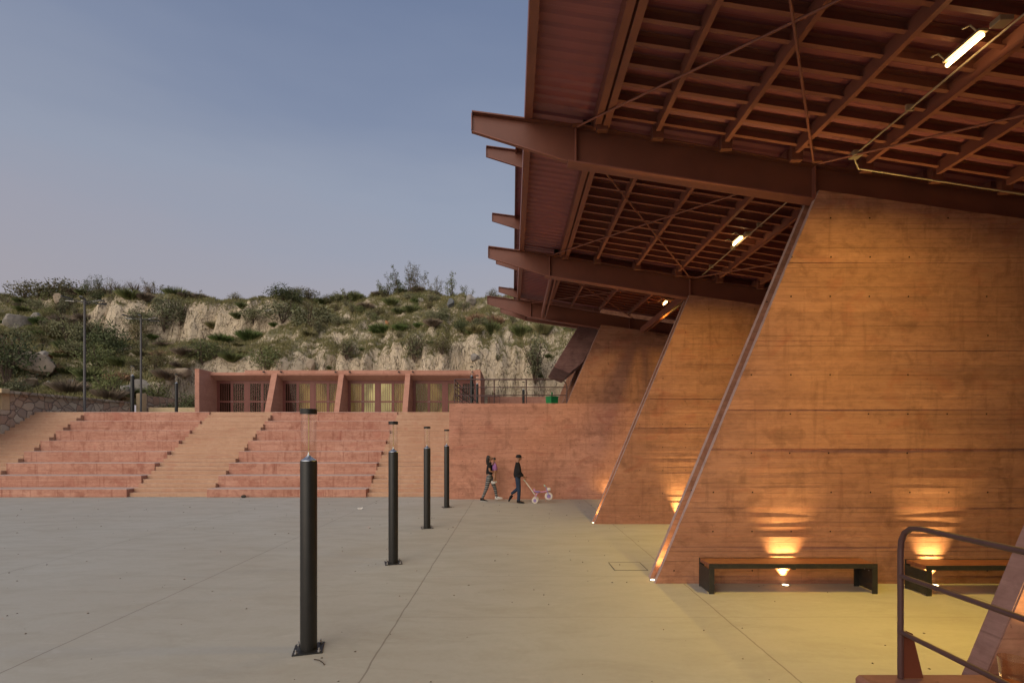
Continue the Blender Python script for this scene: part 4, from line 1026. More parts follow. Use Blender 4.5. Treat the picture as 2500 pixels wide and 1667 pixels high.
# hand placed, seen one by one in the photograph: (kind, px, py of foot, width m, height m, label)
special = [
 ('dark', 18, 935, 3.6, 3.9, 'big dark green bush cut by the left edge of the view'),
 ('dark', 262, 880, 3.3, 3.4, 'large round dark green bush between the two floodlight poles'),
 ('green', 236, 905, 2.6, 2.2, 'green bush just right of the first floodlight pole, below the dark one'),
 ('grey', 400, 815, 3.4, 3.4, 'tall pale grey-green bush in front of the upper cliff'),
 ('grey', 345, 810, 2.8, 2.4, 'grey-green bush behind the second floodlight pole top'),
 ('grey2', 440, 800, 2.0, 2.6, 'thin grey-green bush at the left of the smooth cliff face'),
 ('grey', 165, 840, 2.8, 2.6, 'grey-green bush left of the first floodlight pole'),
 ('olive', 380, 905, 1.9, 1.6, 'olive bush with pale flower heads behind the second floodlight pole'),
 ('rust', 290, 935, 1.9, 1.0, 'rust-brown dry brush between the floodlight poles near the stone wall'),
 ('olive', 60, 720, 4.0, 2.2, 'broad olive-green bush at the far left near the ridge'),
 ('olive', 140, 725, 4.0, 2.2, 'broad olive-green bush right of the far left one near the ridge'),
 ('dry2', 250, 715, 2.4, 1.5, 'mauve-grey dead shrub on the ridge right of the first pole'),
 ('dry2', 285, 712, 2.4, 1.6, 'largest mauve-grey dead shrub on the ridge'),
 ('dry2', 330, 705, 2.3, 1.5, 'mauve-grey dead shrub on the ridge above the second pole'),
 ('dry2', 360, 722, 1.6, 1.4, 'small mauve-grey dead shrub at the cliff lip'),
 ('spiky', 315, 730, 2.0, 1.3, 'yellowish green clump between the mauve dead shrubs'),
 ('spiky', 432, 722, 2.3, 1.5, 'round yellowish green clump at the lip of the smooth cliff'),
 ('dark', 235, 738, 2.0, 1.3, 'dark bush left of the mauve dead shrubs'),
 ('spiky', 592, 757, 1.1, .9, 'lone green clump on the smooth bare cliff'),
 ('dark', 690, 735, 3.4, 1.5, 'dark bush hanging down the gully right of the smooth cliff'),
 ('olive', 752, 704, 2.8, 1.35, 'bushy olive shrub standing against the sky left of centre'),
 ('olive', 798, 706, 2.2, 1.0, 'olive shrub just right of the bushy one against the sky'),
 ('grey', 760, 800, 4.2, 2.4, 'wide grey-green thicket in the middle of the hillside'),
 ('grey', 690, 790, 3.8, 2.4, 'wide grey-green thicket right of the white rock'),
 ('grey', 620, 790, 3.2, 1.9, 'grey-green thicket below the smooth cliff'),
 ('bright', 610, 830, 3.0, 1.3, 'bright green clump in the middle of the slope below the cliff'),
 ('bright', 540, 835, 2.4, 1.0, 'bright green clump left of the other bright one'),
 ('bright', 930, 815, 2.6, 1.1, 'bright green clump above the eroded cliff near the orange rock'),
 ('green', 650, 900, 2.6, 1.9, 'green bush just above the pink building roof'),
 ('green', 495, 890, 2.6, 2.0, 'green bush left above the pink building'),
 ('grey2', 845, 880, 2.3, 1.6, 'spiky brownish bush with bare stems on the eroded cliff'),
 ('grey2', 1010, 880, 2.5, 2.3, 'grey tangled bush on the eroded cliff behind the roof'),
 ('olive', 1080, 865, 1.9, 1.5, 'brown-green bush hanging on the eroded cliff'),
 ('grey2', 1305, 935, 2.8, 3.6, 'tall grey bush on the cliff foot above the railing'),
 ('rust', 1165, 790, 2.2, 1.1, 'rusty dry brush just under the outriggers'),
 ('rust', 1205, 795, 2.2, 1.2, 'reddish dry brush right of the other rusty one, under the outriggers'),
 ('straw', 1325, 815, 2.4, 1.4, 'yellow-green brush on the cliff lip below the canopy girder'),
 ('spiky', 1270, 820, 1.8, 1.4, 'green clump on the cliff lip below the canopy girder'),
 ('dark', 1120, 810, 1.9, 1.2, 'dark green clump at the lip of the eroded cliff'),
 ('straw', 1160, 812, 2.0, .9, 'flat yellowish clump at the lip of the eroded cliff'),
 ('spiky', 1200, 815, 1.5, 1.5, 'spiky blue-green clump at the cliff lip'),
]
for kd, px, py, w, h, lb in special:
    x, y, z = hit(px, py); plant(kd, x, y, z, w, h, lb)
# the clipped bushes in the planter
plant('dark', -20.9, 32.8, ZT, 1.8, 1.9, 'dark bush with red buds against the pink building side wall', 'planter bushes by the pink building')
plant('dark', -22.0, 32.7, ZT, 1.9, 1.25, 'low clipped dark bush in the cream planter', 'planter bushes by the pink building')
# scattered shrubs
rr = random.Random(5); cnt = 0; scat = []
dens = {'ridge': ['olive','dry','straw','spiky','dry2','green','straw','grey'], 'mid': ['grey','grey','green','straw','dry','grey2','spiky','olive','grey2','bright'], 'cliff': ['spiky','grey2','olive','spiky'], 'low': ['straw','straw','dry','green','grey','rust','olive','spiky']}
while cnt < 235:
    px = rr.uniform(-30, 1400); py = rr.uniform(688, 985)
    if px > 470 and py > 905 and px < 1180: continue
    x, y, z = hit(px, py)
    if x > -24 and y < 36.8: continue
    if x < -24.2 and y < 27: continue
    if x > 8: continue
    e_ = .5; st = abs(hz(x, y+e_)-hz(x, y-e_))/(2*e_)
    if px > 650 and 825 < py and rr.random() < .80: continue
    if 280 < px < 680 and 700 < py < 775 and rr.random() < .88: continue
    if st > 1.6 and rr.random() < .85: continue
    zn = 'ridge' if py < 712 else 'cliff' if (px > 650 and py > 820) else 'low' if py > 860 else 'mid'
    kd = rr.choice(dens[zn]); w = rr.uniform(.7, 1.7) if zn != 'cliff' else rr.uniform(.4, 1.0)
    if px < 640 and zn in ('mid', 'low'): w *= 1.25
    scat.append((KN[kd], zone(px, py), px, plant(kd, x, y, z, w, PROTO[kd][2]*w*rr.uniform(.7, 1.05)))); cnt += 1

ORD = ['leftmost', 'second from left', 'third from left', 'fourth from left', 'fifth from left', 'sixth from left', 'seventh from left', 'eighth from left', 'ninth from left', 'tenth from left', 'eleventh from left', 'twelfth from left']
buck = {}
for kn, zn, px, o in scat: buck.setdefault((kn, zn), []).append((px, o))
for (kn, zn), L_ in buck.items():
    L_.sort(key=lambda t: t[0])
    for i, (px, o) in enumerate(L_):
        o['label'] = (kn if len(L_) == 1 else (ORD[i] if i < len(L_)-1 or i == 0 else 'rightmost')+' '+kn)+' '+zn
        o['group'] = kn+' on the hillside'
for kd, (o, ch, h0) in PROTO.items():
    if kd not in USED:
        for q in ch: bpy.data.objects.remove(q)
        bpy.data.objects.remove(o)
# ridge trees
def tree(x, y, z, H_, W, nleaf, mat, label, seed=1, leafs=.105, trunks=3):
    rd = random.Random(seed); t = thing('small_tree', label, 'tree', (x, y, z), 'sparse small trees on the ridge')
    tr = MB(); tips = []
    W = W*1.7; ns = trunks+int(W*1.6)
    for k in range(ns):
        ax = rd.uniform(-.5, .5)*W*.45; hh = H_*rd.uniform(.55, 1.0)*(1-.35*abs(ax)/(W*.25+.01)*rd.random()); lx = ax*1.1+rd.uniform(-.25, .25)*W*.5; ly = rd.uniform(-.3, .3)*W*.4
        pts = []
        for q in range(7):
            u = q/6; pts.append(Vector((x+ax*.9+lx*u**1.2+rd.uniform(-.05, .05), y+ly*u, z-.12+(hh+.12)*u)))
        tr.path(pts, [.022*(1-.8*q/6)+.004 for q in range(7)], 4)
        for q in range(1, 7):
            for _ in range(rd.choice((2, 3, 3))):
                p0 = pts[q-1].lerp(pts[q], rd.random()); L = H_*rd.uniform(.10, .32)*(1.15-q/8)
                d = Vector((rd.uniform(-1, 1), rd.uniform(-1, 1), rd.uniform(.2, 1.1))).normalized(); p1 = p0+d*L
                tr.path([p0, p0+d*L*.5+Vector((0, 0, .02)), p1], [.008, .006, .003], 3)
                tips += [(p1, d), (p0.lerp(p1, .6), d), (p0.lerp(p1, .8), d)]
    tr.build('trunk', BARK, t)
    P = []; D = []
    for _ in range(int(nleaf*2.4)):
        q, d = tips[rd.randrange(len(tips))]; v = Vector([rd.gauss(0, 1) for _ in range(3)])*.085
        P.append(q+v-Vector((x, y, z))); D.append(Vector([rd.gauss(0, 1) for _ in range(3)])+Vector((0, 0, -.3)))
    V, Fc = leaf_quads(np.array(P), np.array(D), leafs, .5); mesh_obj('crown', V, Fc, LM[mat], t)
    return t
for px, py, H_, W, n, mt_, lb, sd_ in [
  (985, 706, 3.2, 2.6, 900, 'dark', 'largest sparse tree on the ridge, right of centre', 3), (1018, 706, 3.4, 2.0, 620, 'olive', 'thin airy tree behind the largest one on the ridge', 8), (950, 706, 2.0, 2.2, 420, 'green', 'low leafy sapling left of the largest ridge tree', 21),
  (1062, 708, 1.9, 1.6, 260, 'grey', 'small sparse sapling just right of the largest ridge tree', 5), (1105, 708, 2.9, 1.1, 420, 'green', 'narrow upright sapling on the ridge near the outriggers', 12), (1140, 710, 2.0, 1.1, 220, 'green', 'rightmost small sapling on the ridge', 14),
  (850, 704, 1.6, 1.4, 220, 'green', 'short sapling on the ridge left of the large trees', 16), (222, 704, 2.5, 1.5, 520, 'dark', 'small dense-leaved tree on the ridge above the first pole', 17), (256, 704, 2.6, 1.2, 200, 'grey', 'almost bare sapling beside the small dense tree', 19),
  (285, 700, 1.6, 1.6, 300, 'olive', 'brownish sapling on the ridge above the mauve shrubs', 23), (382, 696, 1.6, 1.6, 300, 'olive', 'brown seed-headed shrub tree on the ridge', 25), (105, 690, 1.3, 1.3, 220, 'green', 'small leafy sapling on the far left ridge', 27),
  (150, 700, 1.5, 2.0, 220, 'grey', 'low bluish sapling left of the small dense tree', 29), (470, 694, 1.0, 1.6, 260, 'olive', 'low brown shrub tree above the smooth cliff', 31), (8, 690, 1.2, 1.6, 200, 'grey', 'sapling at the left end of the ridge', 33)]:
    x, y, z = wpt(px, py, 51.0); tree(x, y, hz(x, 51.0), H_, W, n, mt_, lb, sd_)

# grass and weeds
n = 60000; P = []
rg = np.random.default_rng(3)
while len(P) < n:
    Y = 27+rg.random()*26; X = CX; px = rg.uniform(-40, 1420); X = (px-CX)*Y/F
    if X > -23.7 and Y < 36.9: continue
    st = abs(hz(X, Y+.4)-hz(X, Y-.4))/.8
    pt = noise.noise(Vector((X*.45, Y*.45, 2)))
    if rg.random() < (.12 if st > 1.3 else .35 if pt < -.05 else 1): P.append((X, Y, hz(X, Y)-.02))
P = np.array(P); a = rg.random(n)*6.283; L = .12+.26*rg.random(n)**1.5
D = np.stack([np.cos(a)*.5, np.sin(a)*.5, np.ones(n)], 1)*L[:, None]; S = np.stack([-np.sin(a), np.cos(a), np.zeros(n)], 1)*.03
V = []; off = np.array([[0, 0, 0], [.07, .03, 0], [-.05, .06, 0]])
for o3 in range(3):
    th = 2.1*o3; rot = np.array([[math.cos(th), -math.sin(th), 0], [math.sin(th), math.cos(th), 0], [0, 0, 1]])
    Dd = D@rot.T; Ss = S@rot.T; B = P+off[o3]
    V.append(np.stack([B-Ss, B+Ss, B+Dd], 1).reshape(-1, 3))
V = np.concatenate(V); Fc = [(3*i, 3*i+1, 3*i+2) for i in range(len(V)//3)]
go = mesh_obj('grass', V, Fc, LM['straw']); tag(go, 'dry and green grass growing over the hillside', 'grass', kind='stuff')

# boulders
def rock(px, py, w, h, mat, label, seed, hz_=True):
    x, y, z = hit(px, py); rd = random.Random(seed); bm = bmesh.new(); bmesh.ops.create_icosphere(bm, subdivisions=3, radius=1)
    ox = rd.uniform(0, 50)
    cuts = [Vector([rd.gauss(0, 1) for _ in range(3)]).normalized() for _ in range(9)]
    for v in bm.verts:
        q = v.co.copy()
        for c_ in cuts:
            d = q.dot(c_)
            if d > .60: q -= c_*(d-.60)
        q *= 1+.22*noise.noise(q*1.6+Vector((ox, 0, 0)))+.07*noise.noise(q*5+Vector((ox, 3, 0)))
        v.co = Vector((q.x*w*.42, q.y*w*.34, q.z*h*.42))
    me = bpy.data.meshes.new('boulder'); bm.to_mesh(me); bm.free(); me.materials.append(MT[mat])
    me.polygons.foreach_set('use_smooth', [True]*len(me.polygons)); me.set_sharp_from_angle(angle=R(28))
    o = bpy.data.objects.new('boulder', me); C.objects.link(o); o.location = (x, y, z+h*.22); o.rotation_euler = (rd.uniform(-.2, .2), rd.uniform(-.2, .2), rd.uniform(0, 6))
    tag(o, label, 'boulder', 'boulders on the hillside')
for args in [
 (658, 766, 1.5, .8, 'rock_white', 'white rock below the smooth cliff face', 1), (50, 800, 2.8, 2.2, 'rock_grey', 'large grey boulder at the far left of the slope', 2), (85, 788, 1.8, 1.4, 'rock_grey', 'grey boulder just right of the large far left one', 3),
 (90, 905, 3.4, 2.3, 'rock_tan', 'broad tan boulder right of the big dark bush', 4), (110, 870, 1.5, .8, 'rock_grey', 'flat grey boulder on top of the broad tan one', 5), (145, 745, 1.6, 1.7, 'rock_tan', 'pale boulder at the top left end of the upper cliff', 6),
 (1098, 752, 1.1, 1.5, 'rock_dark', 'dark slate boulder high on the right slope', 7), (1025, 738, .9, .7, 'rock_white', 'small white rock near the ridge right of centre', 8), (945, 796, .6, .7, 'rock_orange', 'small orange rock on the middle slope', 9),
 (308, 965, 1.3, 1.2, 'rock_grey', 'rounded grey boulder left of the lamp bollard near the stone wall', 10), (345, 960, 1.5, 1.3, 'rock_grey', 'rounded grey boulder behind the lamp bollard near the stone wall', 11), (268, 972, .9, .6, 'rock_grey', 'small rounded boulder resting behind the stone wall', 12),
 (175, 940, 1.0, .7, 'rock_dark', 'small dark slab rock above the stone wall', 13), (70, 945, 2.2, 1.1, 'rock_tan', 'low tan boulder above the left stone wall', 14), (120, 950, 1.6, .8, 'rock_grey', 'low grey boulder just above the stone wall', 15),
 (1150, 745, 1.3, 1.7, 'rock_grey', 'tall grey boulder on the right slope under the ridge', 16), (1160, 880, .9, .9, 'rock_grey', 'grey rock stuck in the eroded cliff', 17), (450, 940, 1.6, 1.1, 'rock_tan', 'tan boulder left of the pink building', 18),
 (760, 905, 1.4, 1.2, 'rock_tan', 'tan boulder just above the pink building roof', 19), (205, 740, .8, .7, 'rock_white', 'small pale rock on the ridge left of the first pole', 20), (430, 915, 1.2, .8, 'rock_tan', 'small tan boulder above the planter', 22)]:
    rock(*args)

# ------------------------------------------------------------------ people
def skin(name, mat, P, E, rad, parent, sub=2, root=0, origin=None):
    """one continuous surface grown around connected joints"""
    off = Vector(parent.location)
    me = bpy.data.meshes.new(name+'_tmp'); me.from_pydata([tuple(Vector(p)) for p in P], E, []); o = bpy.data.objects.new(name+'_tmp', me); C.objects.link(o)
    o.modifiers.new('s', 'SKIN'); sv = me.skin_vertices[0].data
    for i, r in enumerate(rad):
        sv[i].radius = r if isinstance(r, tuple) else (r, r)
        sv[i].use_root = (i == root)
    o.modifiers['s'].use_smooth_shade = True
    ss = o.modifiers.new('u', 'SUBSURF'); ss.levels = sub; ss.render_levels = sub
    dg = bpy.context.evaluated_depsgraph_get(); dg.update()
    m2 = bpy.data.meshes.new_from_object(o.evaluated_get(dg)); m2.name = name
    bpy.data.objects.remove(o); bpy.data.meshes.remove(me)
    m2.materials.clear(); m2.materials.append(mat); m2.polygons.foreach_set('use_smooth', [True]*len(m2.polygons))
    q = bpy.data.objects.new(name, m2); C.objects.link(q); q.parent = parent; return q
SKIN = simple('brown skin', (.30,.155,.095), .55, 0, (.25,.12,.075), 9, .4, .4)
SKIN2 = simple('child skin', (.34,.18,.11), .55, 0, (.28,.14,.09), 9, .4, .4)
HAIR = simple('black hair', (.012,.010,.010), .5, 0, (.03,.025,.022), 30, .5, .4)
BLK = simple('black cloth', (.014,.013,.015), .85, 0, (.022,.02,.022), 12, .6, .2)
JEAN = simple('navy jeans', (.022,.035,.065), .85, 0, (.035,.05,.085), 14, .6, .2)
PUR = simple('purple cloth', (.36,.17,.42), .8, 0, (.28,.12,.34), 10, .5, .2)
WHT = simple('white shoe', (.6,.58,.55), .6, 0, (.45,.43,.4), 20, .5, .3)
def stripes():
    m, nt, b = newmat('striped leggings'); t_ = N(nt, 'ShaderNodeTexCoord'); s_ = N(nt, 'ShaderNodeSeparateXYZ'); nt.links.new(t_.outputs['Object'], s_.inputs[0])
    f = M('FRACT', M('MULTIPLY', s_.outputs[2], 13, nt=nt), nt=nt); f2 = M('FRACT', M('MULTIPLY', s_.outputs[2], 6.5, nt=nt), nt=nt)
    c_ = mixc(nt, M('LESS_THAN', f, .38, nt=nt), (.04,.04,.042), (.26,.255,.25)); c_ = mixc(nt, M('LESS_THAN', f2, .3, nt=nt), c_, (.15,.15,.155))
    nt.links.new(c_, b.inputs['Base Color']); b.inputs['Roughness'].default_value = .85; return m
LEG = stripes()
def hand_pts(P, E, rad, wrist, wi, dirv, side, palm=.085, curl=.3, s=1.0):
    """palm, four bent fingers of different length and a thumb from the side of the palm"""
    d = Vector(dirv).normalized(); sd_ = Vector(side).normalized(); dn = d.cross(sd_).normalized()
    w = Vector(wrist); base = len(P)
    P.append(tuple(w+d*palm*.55*s)); E.append((wi, base)); rad.append((.024*s, .016*s)); pc = base
    for k, (o_, L) in enumerate(((-.026, .062), (-.009, .072), (.009, .068), (.026, .054))):
        k0 = w+d*palm*s+sd_*o_*s; k1 = k0+(d*(1-curl*.5)+dn*curl)*L*.5*s; k2 = k1+(d*(1-curl*1.4)+dn*curl*1.6)*L*.5*s
        i = len(P); P += [tuple(k0), tuple(k1), tuple(k2)]; rad += [.0095*s, .0085*s, .0065*s]; E += [(pc, i), (i, i+1), (i+1, i+2)]
    t0 = w+d*palm*.35*s-sd_*.034*s; t1 = t0+(d*.6-sd_*.6+dn*.4).normalized()*.045*s
    i = len(P); P += [tuple(t0), tuple(t1)]; rad += [.0105*s, .008*s]; E += [(pc, i), (i, i+1)]
def person(label, loc, J, headturn=0, s=1.0, skinm=SKIN, handcurl=(.3, .3), handdir=None):
    """J: joints in metres from the feet, facing +x"""
    t = thing('person', label, 'person', loc)
    names = ['pelvis','waist','chest','neck','head0','head1','headtop','shL','elL','wrL','shR','elR','wrR','hipL','knL','anL','toL','hipR','knR','anR','toR','nose']
    h = Vector(J['head']); nk = Vector(J['neck'])
    Jd = dict(J); Jd['head0'] = nk.lerp(h, .5)+Vector((.005,0,0)); Jd['head1'] = h; Jd['headtop'] = h+Vector((-.005,0,.075*s)); Jd['nose'] = h+Vector((.098*s, 0, -.012*s))
    P = [tuple(Jd[n_]) for n_ in names]; ix = {n_: i for i, n_ in enumerate(names)}
    E = [(ix[a_], ix[b_]) for a_, b_ in (('pelvis','waist'),('waist','chest'),('chest','neck'),('neck','head0'),('head0','head1'),('head1','headtop'),('head1','nose'),('chest','shL'),('shL','elL'),('elL','wrL'),('chest','shR'),('shR','elR'),('elR','wrR'),
         ('pelvis','hipL'),('hipL','knL'),('knL','anL'),('anL','toL'),('pelvis','hipR'),('hipR','knR'),('knR','anR'),('anR','toR'))]
    rd_ = {'pelvis':.082,'waist':.075,'chest':.088,'neck':.050,'head0':.060,'head1':.098,'headtop':.074,'shL':.045,'elL':.036,'wrL':.022,'shR':.045,'elR':.036,'wrR':.022,'hipL':.070,'knL':.046,'anL':.030,'toL':.026,'hipR':.070,'knR':.050,'anR':.032,'toR':.028,'nose':.014}
    rad = [rd_[n_]*s for n_ in names]
    for sd, q in (('L', 1), ('R', -1)):
        w = Vector(Jd['wr'+sd]); e_ = Vector(Jd['el'+sd]); dv = (handdir or (w-e_))
        side = Vector((0, 0, 1)).cross(Vector(dv)); side = side.normalized() if side.length > .1 else Vector((1, 0, 0))
        hand_pts(P, E, rad, w, ix['wr'+sd], dv, side*q, s=s, curl=handcurl[0])
    body = skin('body', skinm, P, E, rad, t, root=0)
    f = MB(); L_ = Vector(loc)
    for q in (1, -1):
        p = h+Vector((.078, q*.031, .012))*s+L_; f.ell(p, .011*s, .012*s, .010*s, 8, 6)
    f.build('eyes', simple('eye', (.04,.03,.025), .2), t, smooth=60)
    er = MB()
    for q in (1, -1): er.ell(h+Vector((-.005, q*.083, -.008))*s+L_, .018*s, .010*s, .030*s, 8, 6)
    er.build('ears', skinm, t, smooth=60)
    mo = MB(); mo.ell(h+Vector((.082, 0, -.052))*s+L_, .010*s, .024*s, .007*s, 8, 6); mo.build('mouth', simple('lips', (.25,.09,.07), .5), t, smooth=60)
    return t
def shoe(t, an, to, mat, sole, L=.27, w=.095):
    a = Vector(an)+Vector(t.location); b_ = Vector(to)+Vector(t.location); d = (b_-a); ang = math.atan2(d.z+.045, math.hypot(d.x, d.y)); f = Vector((d.x, d.y, 0)).normalized()
    m = MB(); c0 = a-f*.07+Vector((0, 0, -.075))
    fw = Vector((f.x*math.cos(ang), f.y*math.cos(ang), math.sin(ang))); up = Vector((-f.x*math.sin(ang), 0, math.cos(ang))); sd_ = fw.cross(up).normalized()
    rings = [(0, .6, .085), (.06, .85, .10), (.12, .95, .085), (.18, 1.0, .06), (.24, .85, .045), (.275, .45, .03)]
    for u, ww, hh in rings:
        for k in range(8):
            t_ = 2*math.pi*k/8; m.v.append(tuple(c0+fw*(u*L/.27)+sd_*math.cos(t_)*w/2*ww+up*(hh/2+math.sin(t_)*hh/2+.012)))
    for i in range(len(rings)-1):
        for k in range(8): m.f.append((i*8+k, i*8+(k+1)%8, (i+1)*8+(k+1)%8, (i+1)*8+k))
    m.f.append(tuple(range(7,-1,-1))); m.f.append(tuple(range(40, 48)))
    o = m.build('shoe', mat, t, smooth=60)
    s_ = MB()
    pts = [(0, .55), (.08, .9), (.18, 1.0), (.25, .8), (.28, .35)]
    lo = [tuple(c0+fw*(u*L/.27)+sd_*w/2*ww) for u, ww in pts]+[tuple(c0+fw*(u*L/.27)-sd_*w/2*ww) for u, ww in pts[::-1]]
    hi = [tuple(Vector(p)+up*.018) for p in lo]; n = len(lo)
    s_.add(lo+hi, [tuple(range(n-1,-1,-1)), tuple(range(n, 2*n))]+[(i, (i+1)%n, (i+1)%n+n, i+n) for i in range(n)])
    s_.build('sole', sole, o)
# woman, mid stride to the right, carrying the child on her front
WL = (-.82, 18.25, 0)
JW = {'pelvis':(0,0,.93),'waist':(.0,0,1.08),'chest':(-.01,0,1.27),'neck':(.0,0,1.43),'head':(.03,0,1.56),
      'shL':(-.01,.17,1.36),'elL':(.02,.22,1.10),'wrL':(.25,.10,1.07),'shR':(-.01,-.17,1.36),'elR':(.02,-.22,1.10),'wrR':(.26,-.10,1.05),
      'hipL':(.02,.09,.88),'knL':(.19,.09,.50),'anL':(.27,.09,.13),'toL':(.42,.09,.10),'hipR':(-.02,-.09,.88),'knR':(-.10,-.09,.48),'anR':(-.27,-.09,.10),'toR':(-.12,-.09,.035)}
wm = person('walking woman in a dark top and striped leggings carrying a child', WL, JW)
skin('leggings', LEG, [(0,0,1.02),(0,0,.93),(.02,.09,.87),(.19,.09,.50),(.27,.09,.10),(-.02,-.09,.87),(-.10,-.09,.48),(-.265,-.09,.08)], [(0,1),(1,2),(2,3),(3,4),(1,5),(5,6),(6,7)], [.12,.135,.105,.068,.046,.105,.068,.046], wm)
skin('top', BLK, [(0,0,.93),(0,0,1.08),(-.01,0,1.25),(0,0,1.42),(-.01,.16,1.36),(.01,.20,1.20),(-.01,-.16,1.36),(.01,-.20,1.20)], [(0,1),(1,2),(2,3),(2,4),(4,5),(2,6),(6,7)], [.15,.135,.155,.075,.078,.062,.078,.062], wm)
skin('hair', HAIR, [(.02,0,1.635),(-.02,0,1.60),(-.045,0,1.52),(-.07,0,1.42),(-.085,0,1.32)], [(0,1),(1,2),(2,3),(3,4)], [.085,.105,.09,.07,.04], wm)
shoe(wm, JW['anR'], JW['toR'], BLK, WHT); shoe(wm, JW['anL'], JW['toL'], WHT, WHT)
# child held by her
JC = {'pelvis':(0,0,.0),'waist':(0,0,.09),'chest':(-.01,0,.20),'neck':(-.02,0,.30),'head':(-.04,0,.40),
      'shL':(-.01,.10,.26),'elL':(-.12,.13,.22),'wrL':(-.22,.10,.26),'shR':(-.01,-.10,.26),'elR':(-.12,-.13,.22),'wrR':(-.22,-.10,.26),
      'hipL':(.01,.07,-.03),'knL':(.02,.11,-.22),'anL':(.0,.12,-.40),'toL':(.08,.12,-.43),'hipR':(.01,-.07,-.03),'knR':(.0,-.12,-.22),'anR':(-.04,-.13,-.41),'toR':(.04,-.13,-.44)}
ch = person('small child in a purple top carried on the woman\'s front', (-.63, 18.25, 1.12), JC, s=.70, skinm=SKIN2)
skin('purple_top', PUR, [(0,0,-.03),(0,0,.09),(-.01,0,.20),(-.02,0,.28),(-.01,.10,.255),(-.08,.12,.23),(-.01,-.10,.255),(-.08,-.12,.23)], [(0,1),(1,2),(2,3),(2,4),(4,5),(2,6),(6,7)], [.115,.115,.12,.06,.055,.05,.055,.05], ch)
skin('hair', HAIR, [(-.045,0,.465),(-.01,0,.42),(.0,0,.36)], [(0,1),(1,2)], [.055,.065,.05], ch)
for k_ in ('L', 'R'): shoe(ch, JC['an'+k_], JC['to'+k_], WHT, WHT, .15, .065)
# man pushing the tricycle
ML = (.20, 17.75, 0)
JM = {'pelvis':(0,0,.93),'waist':(-.01,0,1.08),'chest':(-.01,0,1.28),'neck':(.0,0,1.44),'head':(.045,0,1.565),
      'shL':(0,.19,1.38),'elL':(.03,.24,1.10),'wrL':(.22,.08,.93),'shR':(.0,-.19,1.38),'elR':(.04,-.24,1.10),'wrR':(.22,-.08,.93),
      'hipL':(.0,.09,.88),'knL':(.02,.09,.50),'anL':(-.24,.09,.30),'toL':(-.26,.09,.18),'hipR':(.01,-.09,.88),'knR':(.05,-.09,.48),'anR':(.03,-.09,.10),'toR':(.18,-.09,.035)}
mn = person('man in a black jacket, black cap and dark jeans pushing a tricycle', ML, JM, handcurl=(.9, .9))
skin('jeans', JEAN, [(0,0,.98),(0,0,.92),(0,.09,.87),(.02,.09,.50),(-.24,.09,.30),(.01,-.09,.87),(.05,-.09,.48),(.03,-.09,.07)], [(0,1),(1,2),(2,3),(3,4),(1,5),(5,6),(6,7)], [.125,.125,.098,.072,.055,.098,.072,.056], mn)
skin('jacket', BLK, [(0,0,.86),(-.01,0,1.05),(-.01,0,1.27),(0,0,1.42),(0,.18,1.38),(.03,.24,1.11),(.19,.105,.955),(0,-.18,1.38),(.04,-.24,1.11),(.19,-.105,.955)], [(0,1),(1,2),(2,3),(2,4),(4,5),(5,6),(2,7),(7,8),(8,9)], [.165,.16,.175,.078,.085,.070,.045,.085,.070,.045], mn)
cpm = MB(); hx_, hy_, hz0 = ML[0]+.035, ML[1], 1.60
cpm.lathe((hx_, hy_, hz0), [(.102, 0), (.104, .03), (.096, .07), (.07, .10), (.03, .113), (0, .115)], 16)
cpo = cpm.build('cap', BLK, mn, smooth=60)
MB().add([(hx_+.07, hy_-.07, hz0+.012), (hx_+.17, hy_-.05, hz0+.0), (hx_+.185, hy_, hz0+.0), (hx_+.17, hy_+.05, hz0+.0), (hx_+.07, hy_+.07, hz0+.012), (hx_+.07, hy_-.07, hz0+.022), (hx_+.17, hy_-.05, hz0+.010), (hx_+.185, hy_, hz0+.010), (hx_+.17, hy_+.05, hz0+.010), (hx_+.07, hy_+.07, hz0+.022)],
    [(4,3,2,1,0),(5,6,7,8,9),(0,1,6,5),(1,2,7,6),(2,3,8,7),(3,4,9,8),(4,0,5,9)]).build('brim', BLK, cpo)
MB().box(ML[0]-.03, ML[0]+.13, ML[1]-.20, ML[1]-.14, .92, 1.03).build('waist_bag', BLK, mn, bevel=.012)
shoe(mn, JM['anR'], JM['toR'], BLK, BLK); shoe(mn, (-.22,.09,.31), (-.30,.09,.16), BLK, BLK, .25)
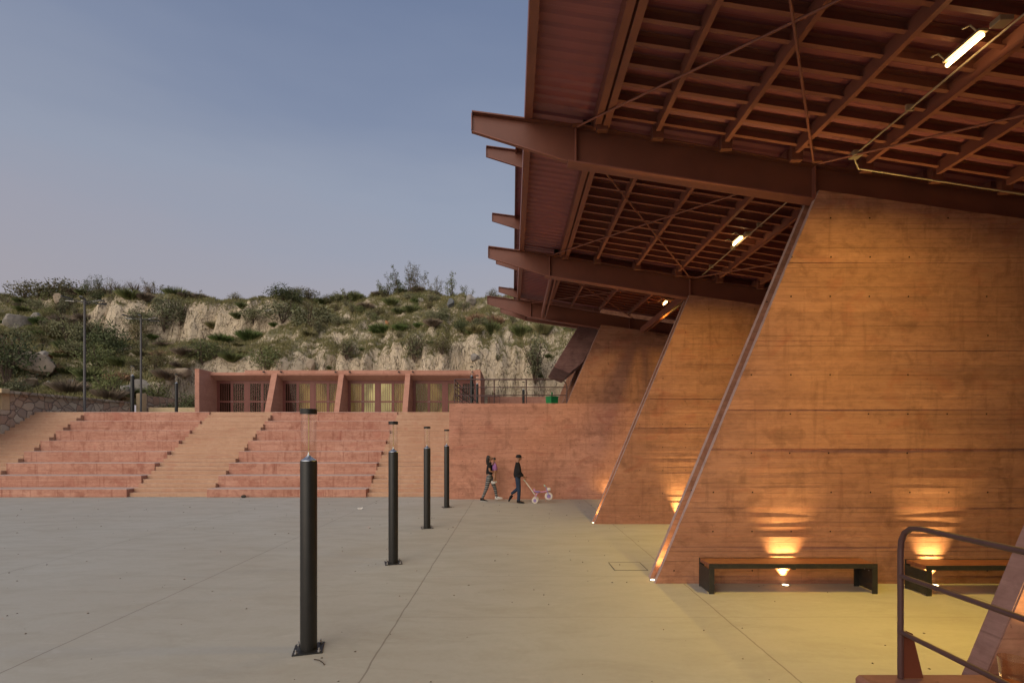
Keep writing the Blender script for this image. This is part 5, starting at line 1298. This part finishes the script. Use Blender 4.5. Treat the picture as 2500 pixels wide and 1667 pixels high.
# tricycle
TX, TYy = .80, 17.75
PK = simple('pink plastic', (.55,.25,.42), .4, 0, (.45,.2,.35), 8, .4); VI = simple('violet plastic', (.27,.20,.45), .4, 0, (.2,.15,.36), 8, .4); MI = simple('mint grip', (.28,.55,.42), .5); PW = simple('pale wheel', (.62,.57,.52), .5, 0, (.5,.45,.4), 9, .5)
tr = thing('tricycle', 'child tricycle in pink and violet with a long push handle, pushed by the man', 'tricycle', (TX, TYy, 0))
def wheel(x, y, z, r, w):
    o = MB().lathe((x, y-w/2, z), [(r*.55, .004), (r*.92, 0), (r, w*.25), (r, w*.75), (r*.92, w), (r*.55, w-.004)], 22, 'y').build('wheel', PW, tr, smooth=50)
    MB().lathe((x, y-w/2-.004, z), [(0, 0), (r*.5, 0), (r*.54, .01), (r*.54, w), (r*.5, w+.008), (0, w+.008)], 16, 'y').build('hub', VI, o, smooth=50)
wheel(TX, TYy-.2, .11, .11, .05); wheel(TX+.05, TYy+.2, .11, .11, .05); wheel(TX+.50, TYy, .24, .14, .05)
MB().path([(TX+.02, TYy-.17, .11), (TX+.02, TYy+.17, .11)], .012, 8).build('axle', VI, tr, smooth=50)
MB().path([(TX+.02, TYy, .12), (TX+.06, TYy, .30), (TX+.15, TYy, .38), (TX+.30, TYy, .39), (TX+.42, TYy, .42)], .020, 8).build('frame', PK, tr, smooth=50)
MB().path([(TX+.50, TYy-.04, .24), (TX+.44, TYy-.04, .43), (TX+.40, TYy, .56)], .014, 8).build('fork', VI, tr, smooth=50)
hb = MB().path([(TX+.36, TYy-.16, .61), (TX+.40, TYy-.06, .58), (TX+.40, TYy+.06, .58), (TX+.36, TYy+.16, .61)], .013, 8).build('handlebar', PW, tr, smooth=50)
for q in (-.17, .17): MB().path([(TX+.365, TYy+q*.85, .606), (TX+.345, TYy+q*1.2, .615)], .018, 8).build('grip', MI, hb, smooth=50)
MB().ell((TX+.10, TYy, .40), .12, .10, .030, 14, 8).build('seat', VI, tr, smooth=60)
MB().path([(TX+.0, TYy, .40), (TX-.02, TYy, .50)], .03, 8).build('seat_back', PK, tr, smooth=50)
MB().box(TX+.44, TX+.56, TYy-.08, TYy+.08, .44, .54).build('basket', PW, tr, bevel=.015)
MB().path([(TX+.02, TYy, .28), (TX-.08, TYy, .42), (TX-.28, TYy, .70), (TX-.36, TYy, .80)], [.016, .02, .02, .014], 8).build('push_handle', PW, tr, smooth=50)
MB().path([(TX-.37, TYy-.11, .81), (TX-.36, TYy, .805), (TX-.37, TYy+.11, .81)], .018, 8).build('push_grip', MI, tr, smooth=50)
for q in (-.06, .06): MB().box(TX+.47, TX+.53, TYy+q-.03, TYy+q+.03, .20+q*.5, .215+q*.5).build('pedal', PK, tr)
